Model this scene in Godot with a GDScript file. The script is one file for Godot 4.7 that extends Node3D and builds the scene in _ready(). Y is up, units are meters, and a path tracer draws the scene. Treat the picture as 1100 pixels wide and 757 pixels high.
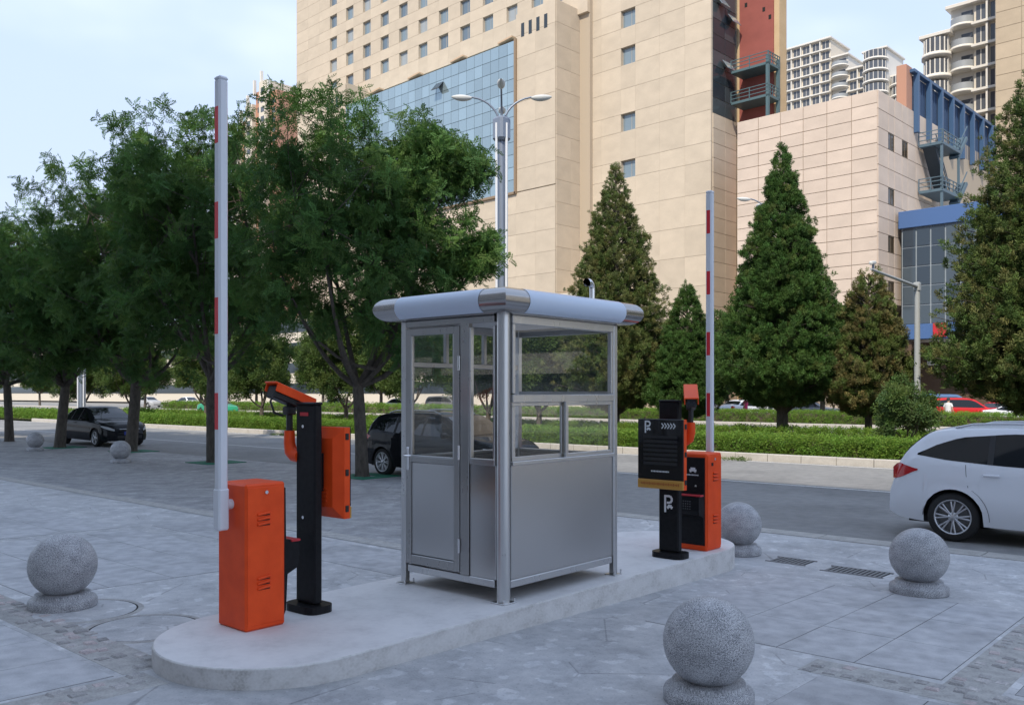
extends Node3D

# ---------------------------------------------------------------- frames
# Road frame: s runs along the island towards the road, t runs along the road to the far end.
const U := Vector3(0.660, 0, -0.751)
const V := Vector3(-0.751, 0, -0.660)
const O := Vector3(-0.068, 0, -7.146)
const TURN := 0.8497
# Building frame: k along the facades, w into the block.
const EK := Vector3(0.718, 0, 0.696)
const EW := Vector3(0.696, 0, -0.718)
const BTURN := -0.7698
const BO := Vector3(5.0, 0, -101.0)
const ROAD_Y := -0.262

var M := {}
var names := {}


func P(s: float, t: float, y := 0.0) -> Vector3:
	return O + U * s + V * t + Vector3(0, y, 0)


func gy(s: float) -> float:
	return -0.175 - 0.0186 * clampf(s, -14.0, 4.5)


func B(k: float, w: float, y := 0.0) -> Vector3:
	return BO + EK * k + EW * w + Vector3(0, y, 0)


# ---------------------------------------------------------------- mesh builder
class MB:
	var v := PackedVector3Array()
	var n := PackedVector3Array()
	var c := PackedColorArray()
	var ix := PackedInt32Array()
	var tint := Color.WHITE
	var tinted := false

	func tri(a: Vector3, b: Vector3, d: Vector3) -> void:
		var m := (b - a).cross(d - a).normalized()
		var k := v.size()
		v.append_array([a, b, d])
		n.append_array([m, m, m])
		if tinted:
			c.append_array([tint, tint, tint])
		ix.append_array([k, k + 2, k + 1])

	func quad(a: Vector3, b: Vector3, d: Vector3, e: Vector3) -> void:
		var m := (d - a).cross(e - b).normalized()
		var k := v.size()
		v.append_array([a, b, d, e])
		n.append_array([m, m, m, m])
		if tinted:
			c.append_array([tint, tint, tint, tint])
		ix.append_array([k, k + 2, k + 1, k, k + 3, k + 2])

	func oquad(a: Vector3, b: Vector3, d: Vector3, e: Vector3, mid: Vector3) -> void:
		if (d - a).cross(e - b).dot((a + b + d + e) * 0.25 - mid) < 0.0:
			quad(e, d, b, a)
		else:
			quad(a, b, d, e)

	func otri(a: Vector3, b: Vector3, d: Vector3, mid: Vector3) -> void:
		if (b - a).cross(d - a).dot((a + b + d) / 3.0 - mid) < 0.0:
			tri(a, d, b)
		else:
			tri(a, b, d)

	func box(at: Vector3, size: Vector3, bev := 0.0, bs := Basis()) -> void:
		var h := size * 0.5
		if bev <= 0.0:
			var q := []
			for i in 8:
				q.append(at + bs * Vector3(h.x if i & 1 else -h.x, h.y if i & 2 else -h.y, h.z if i & 4 else -h.z))
			for f in [[0, 1, 3, 2], [4, 5, 7, 6], [0, 1, 5, 4], [2, 3, 7, 6], [0, 2, 6, 4], [1, 3, 7, 5]]:
				oquad(q[f[0]], q[f[1]], q[f[2]], q[f[3]], at)
			return
		var b := minf(bev, minf(h.x, minf(h.y, h.z)) * 0.95)
		var px := []
		var py := []
		var pz := []
		for i in 8:
			var g := Vector3(1 if i & 1 else -1, 1 if i & 2 else -1, 1 if i & 4 else -1)
			px.append(at + bs * (g * Vector3(h.x, h.y - b, h.z - b)))
			py.append(at + bs * (g * Vector3(h.x - b, h.y, h.z - b)))
			pz.append(at + bs * (g * Vector3(h.x - b, h.y - b, h.z)))
		for f in [[0, 2, 6, 4], [1, 3, 7, 5]]:
			oquad(px[f[0]], px[f[1]], px[f[2]], px[f[3]], at)
		for f in [[0, 1, 5, 4], [2, 3, 7, 6]]:
			oquad(py[f[0]], py[f[1]], py[f[2]], py[f[3]], at)
		for f in [[0, 1, 3, 2], [4, 5, 7, 6]]:
			oquad(pz[f[0]], pz[f[1]], pz[f[2]], pz[f[3]], at)
		for e in [[0, 4], [1, 5], [2, 6], [3, 7]]:
			oquad(px[e[0]], px[e[1]], py[e[1]], py[e[0]], at)
		for e in [[0, 2], [1, 3], [4, 6], [5, 7]]:
			oquad(px[e[0]], px[e[1]], pz[e[1]], pz[e[0]], at)
		for e in [[0, 1], [2, 3], [4, 5], [6, 7]]:
			oquad(py[e[0]], py[e[1]], pz[e[1]], pz[e[0]], at)
		for i in 8:
			otri(px[i], py[i], pz[i], at)

	# rows of points, shaded smooth; closed joins the last column to the first
	func grid(rows: Array, closed := false) -> void:
		var nr := rows.size()
		var nc: int = rows[0].size()
		var acc := PackedVector3Array()
		acc.resize(nr * nc)
		var base := v.size()
		var cols := nc if closed else nc - 1
		for i in nr - 1:
			for j in cols:
				var j2 := (j + 1) % nc
				var a: Vector3 = rows[i][j]
				var b: Vector3 = rows[i][j2]
				var d: Vector3 = rows[i + 1][j2]
				var e: Vector3 = rows[i + 1][j]
				var m := (d - a).cross(e - b)
				acc[i * nc + j] += m
				acc[i * nc + j2] += m
				acc[(i + 1) * nc + j2] += m
				acc[(i + 1) * nc + j] += m
				var ka := base + i * nc + j
				var kb := base + i * nc + j2
				var kd := base + (i + 1) * nc + j2
				var ke := base + (i + 1) * nc + j
				ix.append_array([ka, kd, kb, ka, ke, kd])
		for i in nr:
			for j in nc:
				v.append(rows[i][j])
				n.append(acc[i * nc + j].normalized())
				if tinted:
					c.append(tint)

	func tube(pts: Array, rad: Array, sides := 8, caps := true) -> void:
		var rows := []
		var side := Vector3.ZERO
		for i in pts.size():
			var d: Vector3 = (pts[mini(i + 1, pts.size() - 1)] - pts[maxi(i - 1, 0)]).normalized()
			if side == Vector3.ZERO:
				side = d.cross(Vector3.UP if absf(d.y) < 0.9 else Vector3.RIGHT).normalized()
			side = (side - d * side.dot(d)).normalized()
			var up := side.cross(d)
			var row := PackedVector3Array()
			for j in sides:
				var a := TAU * j / sides
				row.append(pts[i] + (side * cos(a) + up * sin(a)) * rad[mini(i, rad.size() - 1)])
			rows.append(row)
		grid(rows, true)
		if caps:
			for q in [0, rows.size() - 1]:
				var mid: Vector3 = pts[q]
				var out: Vector3 = mid - (pts[1] if q == 0 else pts[q - 1])
				for j in sides:
					otri(mid, rows[q][j], rows[q][(j + 1) % sides], mid - out)

	func lathe(prof: Array, sides := 24, at := Vector3.ZERO) -> void:
		var rows := []
		for p in prof:
			var row := PackedVector3Array()
			for j in sides:
				var a := -TAU * j / sides
				row.append(at + Vector3(p.x * cos(a), p.y, p.x * sin(a)))
			rows.append(row)
		grid(rows, true)

	# a flat outline in x and y, pushed out from z0 to z1
	func prism(poly: PackedVector2Array, z0: float, z1: float, x := Transform3D()) -> void:
		var t := Geometry2D.triangulate_polygon(poly)
		var mid := Vector3.ZERO
		for p in poly:
			mid += Vector3(p.x, p.y, (z0 + z1) * 0.5)
		mid = x * (mid / poly.size())
		for i in range(0, t.size(), 3):
			for z in [z0, z1]:
				var q := []
				for k in 3:
					q.append(x * Vector3(poly[t[i + k]].x, poly[t[i + k]].y, z))
				var far: Vector3 = (q[0] + q[1] + q[2]) / 3.0 - (x.basis * Vector3(0, 0, z - (z0 + z1) * 0.5))
				otri(q[0], q[1], q[2], far)
		var ccw := not Geometry2D.is_polygon_clockwise(poly)
		for i in poly.size():
			var a := poly[i]
			var b := poly[(i + 1) % poly.size()]
			var qa := x * Vector3(a.x, a.y, z0)
			var qb := x * Vector3(b.x, b.y, z0)
			var qc := x * Vector3(b.x, b.y, z1)
			var qd := x * Vector3(a.x, a.y, z1)
			if (z1 > z0) == ccw:
				quad(qa, qb, qc, qd)
			else:
				quad(qd, qc, qb, qa)

	func mesh() -> ArrayMesh:
		var a := []
		a.resize(Mesh.ARRAY_MAX)
		a[Mesh.ARRAY_VERTEX] = v
		a[Mesh.ARRAY_NORMAL] = n
		if tinted:
			a[Mesh.ARRAY_COLOR] = c
		a[Mesh.ARRAY_INDEX] = ix
		var m := ArrayMesh.new()
		m.add_surface_from_arrays(Mesh.PRIMITIVE_TRIANGLES, a)
		return m


# ---------------------------------------------------------------- nodes
func numbered(called: String) -> String:
	names[called] = names.get(called, 0) + 1
	return called if names[called] == 1 else "%s_%03d" % [called, names[called] - 1]


func tag(o: Node3D, label: String, category: String, group := "") -> void:
	o.set_meta("label", label)
	o.set_meta("category", category)
	if group:
		o.set_meta("group", group)


func thing(called: String, label: String, category: String, at: Vector3, turn := TURN, group := "") -> Node3D:
	var o := Node3D.new()
	o.name = numbered(called)
	add_child(o)
	o.position = at
	o.rotation.y = turn
	tag(o, label, category, group)
	return o


func inst(called: String, m: Mesh, mat: Material, parent: Node3D, at := Vector3.ZERO, turn := 0.0) -> MeshInstance3D:
	var o := MeshInstance3D.new()
	o.name = called
	o.mesh = m
	o.material_override = mat
	parent.add_child(o, true)
	o.position = at
	o.rotation.y = turn
	return o


func obj(called: String, b: MB, mat: Material, parent: Node3D = self) -> MeshInstance3D:
	return inst(numbered(called) if parent == self else called, b.mesh(), mat, parent)


func part(called: String, at: Vector3, size: Vector3, mat: Material, parent: Node3D, bev := 0.004, bs := Basis()) -> MeshInstance3D:
	var b := MB.new()
	b.box(at, size, bev, bs)
	return obj(called, b, mat, parent)


func struct(called: String, b: MB, mat: Material) -> MeshInstance3D:
	var o := obj(called, b, mat)
	o.set_meta("kind", "structure")
	return o


func swarm(called: String, m: Mesh, mat: Material, where: Array, tints: Array, parent: Node3D) -> MultiMeshInstance3D:
	var mm := MultiMesh.new()
	mm.transform_format = MultiMesh.TRANSFORM_3D
	mm.use_colors = true
	mm.mesh = m
	mm.instance_count = where.size()
	for i in where.size():
		mm.set_instance_transform(i, where[i])
		mm.set_instance_color(i, tints[i])
	var o := MultiMeshInstance3D.new()
	o.name = called
	o.multimesh = mm
	o.material_override = mat
	parent.add_child(o, true)
	return o


# ---------------------------------------------------------------- textures and materials
func lin(r: float, g: float, b: float, a := 1.0) -> Color:
	var q := Color(r, g, b).linear_to_srgb()
	q.a = a
	return q


func field(size: int, seed_: int, freq: float, octaves := 4, kind := FastNoiseLite.TYPE_SIMPLEX_SMOOTH) -> PackedByteArray:
	var f := FastNoiseLite.new()
	f.seed = seed_
	f.noise_type = kind
	f.frequency = freq
	f.fractal_octaves = octaves
	if kind == FastNoiseLite.TYPE_CELLULAR:
		f.cellular_return_type = FastNoiseLite.RETURN_DISTANCE2_SUB
		f.fractal_type = FastNoiseLite.FRACTAL_NONE
	var im := f.get_seamless_image(size, size)
	im.convert(Image.FORMAT_L8)
	return im.get_data()


# layers: [seed, frequency, octaves, weight]; stops: [place, linear colour]
func ramp(size: int, layers: Array, stops: Array, gain := 1.6) -> ImageTexture:
	var fields := []
	var total := 0.0
	for l in layers:
		fields.append(field(size, l[0], l[1], l[2]))
		total += l[3]
	var lut := PackedByteArray()
	lut.resize(256 * 3)
	for i in 256:
		var x := clampf((i / 255.0 - 0.5) * gain + 0.5, 0.0, 1.0)
		var q: Color = stops[0][1]
		for k in stops.size() - 1:
			if x >= stops[k][0]:
				q = (stops[k][1] as Color).lerp(stops[k + 1][1], clampf((x - stops[k][0]) / maxf(stops[k + 1][0] - stops[k][0], 1e-4), 0.0, 1.0))
		q = q.linear_to_srgb()
		lut[i * 3] = int(clampf(q.r, 0, 1) * 255)
		lut[i * 3 + 1] = int(clampf(q.g, 0, 1) * 255)
		lut[i * 3 + 2] = int(clampf(q.b, 0, 1) * 255)
	var data := PackedByteArray()
	data.resize(size * size * 3)
	var f0: PackedByteArray = fields[0]
	var f1: PackedByteArray = fields[1 % fields.size()]
	var f2: PackedByteArray = fields[2 % fields.size()]
	var w0: float = layers[0][3] / total
	var w1: float = layers[1][3] / total if layers.size() > 1 else 0.0
	var w2: float = layers[2][3] / total if layers.size() > 2 else 0.0
	for i in size * size:
		var x := int(f0[i] * w0 + f1[i] * w1 + f2[i] * w2) * 3
		data[i * 3] = lut[x]
		data[i * 3 + 1] = lut[x + 1]
		data[i * 3 + 2] = lut[x + 2]
	return ImageTexture.create_from_image(Image.create_from_data(size, size, false, Image.FORMAT_RGB8, data))


func mat(called: String, col: Color, rough := 0.6, metal := 0.0) -> StandardMaterial3D:
	var m := StandardMaterial3D.new()
	m.resource_name = called
	m.albedo_color = col
	m.roughness = rough
	m.metallic = metal
	M[called] = m
	return m


func tex_mat(called: String, t: Texture2D, metres: float, rough := 0.8, world := false) -> StandardMaterial3D:
	var m := mat(called, Color.WHITE, rough)
	m.albedo_texture = t
	m.uv1_triplanar = true
	m.uv1_world_triplanar = world
	m.uv1_scale = Vector3.ONE / metres
	return m


func coarse(m: StandardMaterial3D, t: Texture2D, metres: float) -> void:
	m.detail_enabled = true
	m.detail_albedo = t
	m.detail_blend_mode = BaseMaterial3D.BLEND_MODE_MUL
	m.detail_uv_layer = BaseMaterial3D.DETAIL_UV_2
	m.uv2_triplanar = true
	m.uv2_world_triplanar = m.uv1_world_triplanar
	m.uv2_scale = Vector3.ONE / metres


func relief(m: StandardMaterial3D, t: Texture2D, cm: float) -> void:
	m.heightmap_enabled = true
	m.heightmap_texture = t
	m.heightmap_scale = cm


# hairline cracks, specks and pale smears of cement over a ground texture
func weathered(t: ImageTexture, size: int) -> ImageTexture:
	var im := t.get_image()
	var data := im.get_data()
	var cell := field(size, 411, 0.006, 1, FastNoiseLite.TYPE_CELLULAR)
	var keep := field(size, 412, 0.006, 3)
	var speck := field(size, 413, 0.16, 2)
	var smear := field(size, 414, 0.018, 5)
	for i in size * size:
		var k := 1.0
		if cell[i] < 3 and keep[i] > 150:
			k = 0.84
		if speck[i] > 214:
			k *= 0.80
		if smear[i] > 176:
			k *= 1.10
		if k != 1.0:
			for c in 3:
				data[i * 3 + c] = mini(255, int(data[i * 3 + c] * k))
	return ImageTexture.create_from_image(Image.create_from_data(size, size, false, Image.FORMAT_RGB8, data))


func G(x: float) -> Color:
	return Color(x, x, x)


func materials() -> void:
	var fine := ramp(512, [[11, 0.12, 3, 1.0], [12, 0.02, 4, 0.8]], [[0.0, G(0.0)], [1.0, G(1.0)]])
	# plaza concrete: bluish grey, cloudy stains over fine grain
	var g1 := ramp(1024, [[1, 0.25, 3, 0.6], [2, 0.012, 5, 1.0], [3, 0.05, 4, 0.6]], [[0.0, Color(0.33, 0.335, 0.345)], [0.45, Color(0.46, 0.465, 0.475)], [0.7, Color(0.52, 0.52, 0.525)], [1.0, Color(0.60, 0.595, 0.585)]], 1.7)
	var g2 := ramp(512, [[4, 0.008, 6, 1.0], [5, 0.03, 5, 0.5]], [[0.0, G(0.80)], [0.4, G(0.93)], [0.6, G(1.0)], [1.0, G(1.0)]], 2.2)
	var pm := tex_mat("plaza_concrete", weathered(g1, 1024), 5.3, 0.62, true)
	coarse(pm, g2, 17.0)
	relief(pm, fine, 0.25)
	var sl := tex_mat("paving_stone", ramp(512, [[21, 0.3, 2, 0.5], [22, 0.02, 4, 1.0]], [[0.0, Color(0.34, 0.345, 0.36)], [0.5, Color(0.445, 0.45, 0.465)], [1.0, Color(0.54, 0.54, 0.55)]]), 2.3, 0.6, true)
	coarse(sl, g2, 7.0)
	relief(sl, fine, 0.15)
	var op := tex_mat("dark_shade_paving", weathered(ramp(1024, [[15, 0.25, 3, 0.6], [16, 0.012, 5, 1.0], [17, 0.05, 4, 0.6]], [[0.0, Color(0.20, 0.20, 0.21)], [0.5, Color(0.29, 0.293, 0.30)], [1.0, Color(0.41, 0.41, 0.41)]], 1.8), 1024), 6.1, 0.65, true)  # darker paving, tree shade partly put into its colour
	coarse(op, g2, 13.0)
	for i in 4:
		var k: float = [1.2, 1.45, 1.75, 1.6][i]
		var warm: float = [1.0, 1.0, 1.02, 1.12][i]
		var st := tex_mat("sett_stone_%d" % i, ramp(256, [[31 + i, 0.2, 3, 1.0], [41 + i, 0.03, 3, 0.7]], [[0.0, Color(0.15 * warm, 0.15, 0.155) * k], [1.0, Color(0.36 * warm, 0.345, 0.33) * k]]), 0.7, 0.85, true)
		relief(st, fine, 0.4)
	tex_mat("mortar", ramp(256, [[51, 0.2, 3, 1.0], [52, 0.03, 3, 1.0]], [[0.0, Color(0.28, 0.275, 0.265)], [1.0, Color(0.48, 0.47, 0.45)]]), 1.1, 0.95, true)
	var asp := tex_mat("asphalt", ramp(512, [[61, 0.4, 2, 1.0], [62, 0.02, 4, 0.7]], [[0.0, Color(0.17, 0.17, 0.172)], [1.0, Color(0.29, 0.285, 0.275)]]), 3.1, 0.85, true)
	coarse(asp, g2, 23.0)
	var con := tex_mat("road_concrete", ramp(512, [[63, 0.4, 2, 1.0], [64, 0.02, 4, 0.7]], [[0.0, Color(0.21, 0.2, 0.19)], [1.0, Color(0.31, 0.30, 0.28)]]), 3.7, 0.85, true)
	coarse(con, g2, 19.0)
	var ks := tex_mat("kerb_stone", ramp(256, [[65, 0.3, 2, 1.0], [66, 0.03, 4, 0.7]], [[0.0, Color(0.33, 0.31, 0.28)], [1.0, Color(0.52, 0.49, 0.45)]]), 1.7, 0.85, true)
	relief(ks, fine, 0.2)
	tex_mat("edging", ramp(256, [[67, 0.3, 2, 1.0], [68, 0.03, 4, 1.0]], [[0.0, Color(0.30, 0.29, 0.27)], [1.0, Color(0.47, 0.455, 0.43)]]), 2.1, 0.8, true)
	var isl := tex_mat("island_concrete", ramp(1024, [[71, 0.3, 2, 0.5], [72, 0.008, 5, 1.0], [73, 0.04, 4, 0.5]], [[0.0, Color(0.56, 0.55, 0.545)], [0.5, Color(0.665, 0.655, 0.65)], [1.0, Color(0.72, 0.71, 0.70)]]), 3.3, 0.7, true)
	relief(isl, fine, 0.12)
	var skirt := tex_mat("island_side_concrete", ramp(512, [[75, 0.02, 5, 1.0], [76, 0.15, 3, 0.6], [77, 0.006, 3, 0.6]], [[0.0, Color(0.30, 0.285, 0.265)], [0.25, Color(0.48, 0.465, 0.445)], [0.5, Color(0.60, 0.585, 0.57)], [1.0, Color(0.70, 0.685, 0.67)]], 1.8), 1.9, 0.85, true)
	relief(skirt, fine, 0.3)
	var gr := tex_mat("granite", ramp(512, [[81, 0.22, 1, 1.0], [82, 0.11, 2, 0.6], [83, 0.01, 2, 0.3]], [[0.0, Color(0.07, 0.072, 0.08)], [0.30, Color(0.24, 0.245, 0.26)], [0.55, Color(0.42, 0.425, 0.44)], [1.0, Color(0.70, 0.70, 0.71)]], 3.2), 0.75, 0.55)
	relief(gr, fine, 0.06)
	tex_mat("line_paint", ramp(256, [[85, 0.1, 4, 1.0], [86, 0.4, 2, 0.6]], [[0.0, Color(0.28, 0.275, 0.26)], [0.3, Color(0.55, 0.54, 0.52)], [1.0, Color(0.72, 0.71, 0.68)]], 2.0), 2.0, 0.8, true)
	var earth := tex_mat("earth", ramp(256, [[87, 0.1, 4, 1.0]], [[0.0, Color(0.07, 0.06, 0.04)], [1.0, Color(0.17, 0.14, 0.10)]]), 2.3, 0.95, true)
	relief(earth, fine, 2.0)
	tex_mat("far_ground", ramp(256, [[88, 0.03, 5, 1.0]], [[0.0, Color(0.20, 0.20, 0.195)], [1.0, Color(0.30, 0.29, 0.275)]]), 21.0, 0.9, true)
	# steel: brushed streaks in the roughness
	var brush := ramp(256, [[91, 0.02, 3, 1.0], [92, 0.2, 3, 0.6]], [[0.0, G(0.16)], [1.0, G(0.32)]])
	for nm in ["steel", "steel_panel", "steel_dark"]:
		var s := mat(nm, lin(0.60, 0.60, 0.60) if nm == "steel" else lin(0.55, 0.545, 0.54) if nm == "steel_panel" else lin(0.40, 0.395, 0.39), 0.6, 1.0)
		if nm == "steel_panel":
			s.roughness = 0.27
			continue
		s.roughness_texture = brush
		s.uv1_triplanar = true
		s.uv1_scale = Vector3(0.35, 3.0, 0.35) if nm == "steel_panel" else Vector3(2.0, 0.4, 2.0)
	mat("steel_corner", lin(0.40, 0.39, 0.38), 0.2, 1.0)
	mat("chrome", lin(0.75, 0.75, 0.76), 0.12, 1.0)
	mat("lamp_metal", lin(0.20, 0.235, 0.30), 0.4, 0.3)
	mat("film", lin(0.56, 0.64, 0.76), 0.28)
	mat("ceiling_board", lin(0.62, 0.62, 0.62), 0.6)
	mat("counter", lin(0.50, 0.38, 0.20), 0.5)
	mat("booth_floor", lin(0.16, 0.15, 0.14), 0.6)
	var gl := mat("glass", lin(0.30, 0.38, 0.36, 0.03), 0.0)
	gl.transparency = BaseMaterial3D.TRANSPARENCY_ALPHA
	var orange_t := ramp(256, [[95, 0.02, 4, 1.0], [96, 0.3, 2, 0.35]], [[0.0, Color(0.76, 0.070, 0.011)], [1.0, Color(0.86, 0.088, 0.015)]])
	var og := tex_mat("orange_paint", orange_t, 0.9, 0.42)
	og.metallic_specular = 0.35
	var bk := tex_mat("black_paint", ramp(256, [[97, 0.05, 4, 1.0], [98, 0.4, 2, 0.5]], [[0.0, Color(0.008, 0.008, 0.009)], [1.0, Color(0.016, 0.016, 0.018)]]), 0.8, 0.35)
	bk.metallic_specular = 0.28
	mat("black_gloss", lin(0.006, 0.006, 0.008), 0.1)
	mat("black_plastic", lin(0.014, 0.014, 0.015), 0.5)
	mat("white_paint", lin(0.66, 0.68, 0.72), 0.35)
	mat("print_white", lin(0.70, 0.71, 0.72), 0.5)
	mat("print_grey", lin(0.16, 0.17, 0.18), 0.5)
	mat("red_reflective", lin(0.64, 0.018, 0.032), 0.4)
	mat("red_plastic", lin(0.48, 0.02, 0.03), 0.4)
	mat("amber_strip", lin(0.52, 0.26, 0.045), 0.45)
	mat("amber_print", lin(0.35, 0.10, 0.02), 0.45)
	mat("lens", lin(0.02, 0.022, 0.03), 0.05)
	mat("green_mat", lin(0.015, 0.15, 0.085), 0.8)
	mat("joint_dirt", lin(0.10, 0.098, 0.092), 0.95)
	mat("cast_iron", lin(0.20, 0.20, 0.20), 0.7, 0.2)
	mat("dark_gap", lin(0.012, 0.012, 0.012), 0.9)
	# foliage
	for f in ["leaf", "needle", "hedge_leaf"]:
		var m := mat(f, Color.WHITE, 0.55)
		m.vertex_color_use_as_albedo = true
		m.metallic_specular = 0.35
		m.backlight_enabled = true
		m.backlight = lin(0.62, 0.62, 0.42) if f != "needle" else lin(0.25, 0.25, 0.16)
	var bark := tex_mat("bark", ramp(256, [[101, 0.15, 4, 1.0], [102, 0.02, 3, 0.7]], [[0.0, Color(0.045, 0.038, 0.03)], [1.0, Color(0.17, 0.145, 0.12)]]), 0.8, 0.95)
	bark.uv1_scale = Vector3(2.2, 0.7, 2.2)
	relief(bark, fine, 2.0)
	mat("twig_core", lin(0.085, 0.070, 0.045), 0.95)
	# cars
	for pc in [["paint_white", Color(0.72, 0.74, 0.78)], ["paint_black", Color(0.010, 0.011, 0.014)], ["paint_silver", Color(0.38, 0.39, 0.41)], ["paint_red", Color(0.48, 0.02, 0.022)], ["paint_blue", Color(0.10, 0.19, 0.36)], ["paint_grey", Color(0.12, 0.125, 0.135)], ["paint_green", Color(0.02, 0.26, 0.13)]]:
		var m := mat(pc[0], pc[1].linear_to_srgb(), 0.5, 0.0)
		m.metallic_specular = 0.1
		m.clearcoat_enabled = true
		m.clearcoat = 0.4 if pc[0] == "paint_black" else 0.7
		m.clearcoat_roughness = 0.04
	mat("car_glass", lin(0.010, 0.012, 0.014), 0.03)
	mat("tyre", lin(0.018, 0.018, 0.018), 0.85)
	mat("alloy", lin(0.55, 0.56, 0.58), 0.28, 0.85)
	mat("tail_red", lin(0.42, 0.012, 0.016), 0.12)
	mat("headlamp", lin(0.55, 0.57, 0.60), 0.08)
	mat("plate_blue", lin(0.03, 0.06, 0.35), 0.4)


# ---------------------------------------------------------------- setting
func edge_s(t: float) -> float:
	return 6.55 if t <= 6.0 else lerpf(6.55, 8.9, clampf((t - 6.0) / 4.0, 0.0, 1.0))


func sheet(b: MB, s0: float, s1: float, t0: float, t1: float, y: float) -> void:
	b.quad(P(s0, t0, y), P(s1, t0, y), P(s1, t1, y), P(s0, t1, y))


func setting() -> Node3D:
	var b := MB.new()
	b.quad(Vector3(-900, -0.31, 900), Vector3(900, -0.31, 900), Vector3(900, -0.31, -900), Vector3(-900, -0.31, -900))
	struct("ground", b, M.far_ground)
	b = MB.new()
	sheet(b, 5.5, 18.62, -60, 130, ROAD_Y - 0.006)
	struct("road", b, M.asphalt)
	b = MB.new()
	var ss := [-14.0, -10.0, -6.0, -3.0, 0.0, 2.5, 4.5]
	for i in ss.size() - 1:
		b.quad(P(ss[i], -60, gy(ss[i])), P(ss[i + 1], -60, gy(ss[i + 1])), P(ss[i + 1], 130, gy(ss[i + 1])), P(ss[i], 130, gy(ss[i])))
	var tt := [-60.0, -20.0, 0.0, 6.0, 7.0, 8.0, 9.0, 10.0, 40.0, 130.0]
	for i in tt.size() - 1:
		var y := gy(4.5)
		b.quad(P(4.5, tt[i], y), P(edge_s(tt[i]), tt[i], y), P(edge_s(tt[i + 1]), tt[i + 1], y), P(4.5, tt[i + 1], y))
	var plaza := struct("plaza", b, M.plaza_concrete)
	var tilt := Basis(Vector3.UP, TURN) * Basis(Vector3(0, 0, 1), -0.0186)
	# flush edging stones between plaza and road
	for i in 14:
		var e := MB.new()
		e.box(Vector3.ZERO, Vector3(0.34, 0.05, 0.985), 0.006)
		var o := obj("edging_stone", e, M.edging, plaza)
		o.position = P(6.5, -7.5 + i * 1.0, gy(6.5) - 0.012)
		o.rotation.y = TURN
	# kerb of the planted median
	var kb := MB.new()
	kb.box(Vector3.ZERO, Vector3(0.17, 0.34, 0.99), 0.02)
	var km := kb.mesh()
	var median := MB.new()
	sheet(median, 18.78, 26.0, -60, 130, ROAD_Y + 0.12)
	var md := struct("median", median, M.earth)
	for i in 70:
		var o := inst("kerb_stone", km, M.kerb_stone, md)
		o.position = P(18.7 + 0.006 * sin(i * 2.3), -9.0 + i, ROAD_Y + 0.04)
		o.rotation.y = TURN + 0.004 * sin(i * 3.7)
	b = MB.new()
	b.box(Vector3.ZERO, Vector3(0.2, 0.34, 220), 0.02)
	var fk := obj("far_kerb", b, M.kerb_stone, md)
	fk.position = P(26.1, 30, ROAD_Y + 0.04)
	fk.rotation.y = TURN
	b = MB.new()
	sheet(b, 26.2, 45.0, -60, 170, ROAD_Y - 0.006)
	struct("far_road", b, M.road_concrete)
	b = MB.new()
	b.box(Vector3.ZERO, Vector3(0.3, 0.3, 220), 0.02)
	var fk2 := struct("far_pavement_kerb", b, M.kerb_stone)
	fk2.position = P(45.1, 40, ROAD_Y + 0.02)
	fk2.rotation.y = TURN
	# painted lines
	for l in [[18.28, 0.14, -60.0, 130.0], [12.72, 0.12, -60.0, 130.0]]:
		b = MB.new()
		sheet(b, l[0], l[0] + l[1], l[2], l[3], ROAD_Y - 0.001)
		struct("road_line", b, M.line_paint)
	# darker paving, its tone partly painted shade of the locust row, with a rough strip along its near edge
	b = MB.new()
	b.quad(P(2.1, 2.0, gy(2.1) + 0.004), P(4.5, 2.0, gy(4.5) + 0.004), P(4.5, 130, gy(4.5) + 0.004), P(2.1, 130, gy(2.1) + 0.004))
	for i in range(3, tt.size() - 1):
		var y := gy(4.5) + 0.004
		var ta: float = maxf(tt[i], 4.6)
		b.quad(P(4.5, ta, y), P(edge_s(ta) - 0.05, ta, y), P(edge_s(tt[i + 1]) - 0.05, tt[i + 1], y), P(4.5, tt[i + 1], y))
	struct("dark_shade_pavement", b, M.dark_shade_paving)
	b = MB.new()
	b.quad(P(1.86, 3.0, gy(1.86) + 0.005), P(2.16, 3.0, gy(2.16) + 0.007), P(2.16, 60, gy(2.16) + 0.007), P(1.86, 60, gy(1.86) + 0.005))
	struct("rough_strip", b, M.mortar)
	paving(plaza, tilt)
	return plaza


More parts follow.
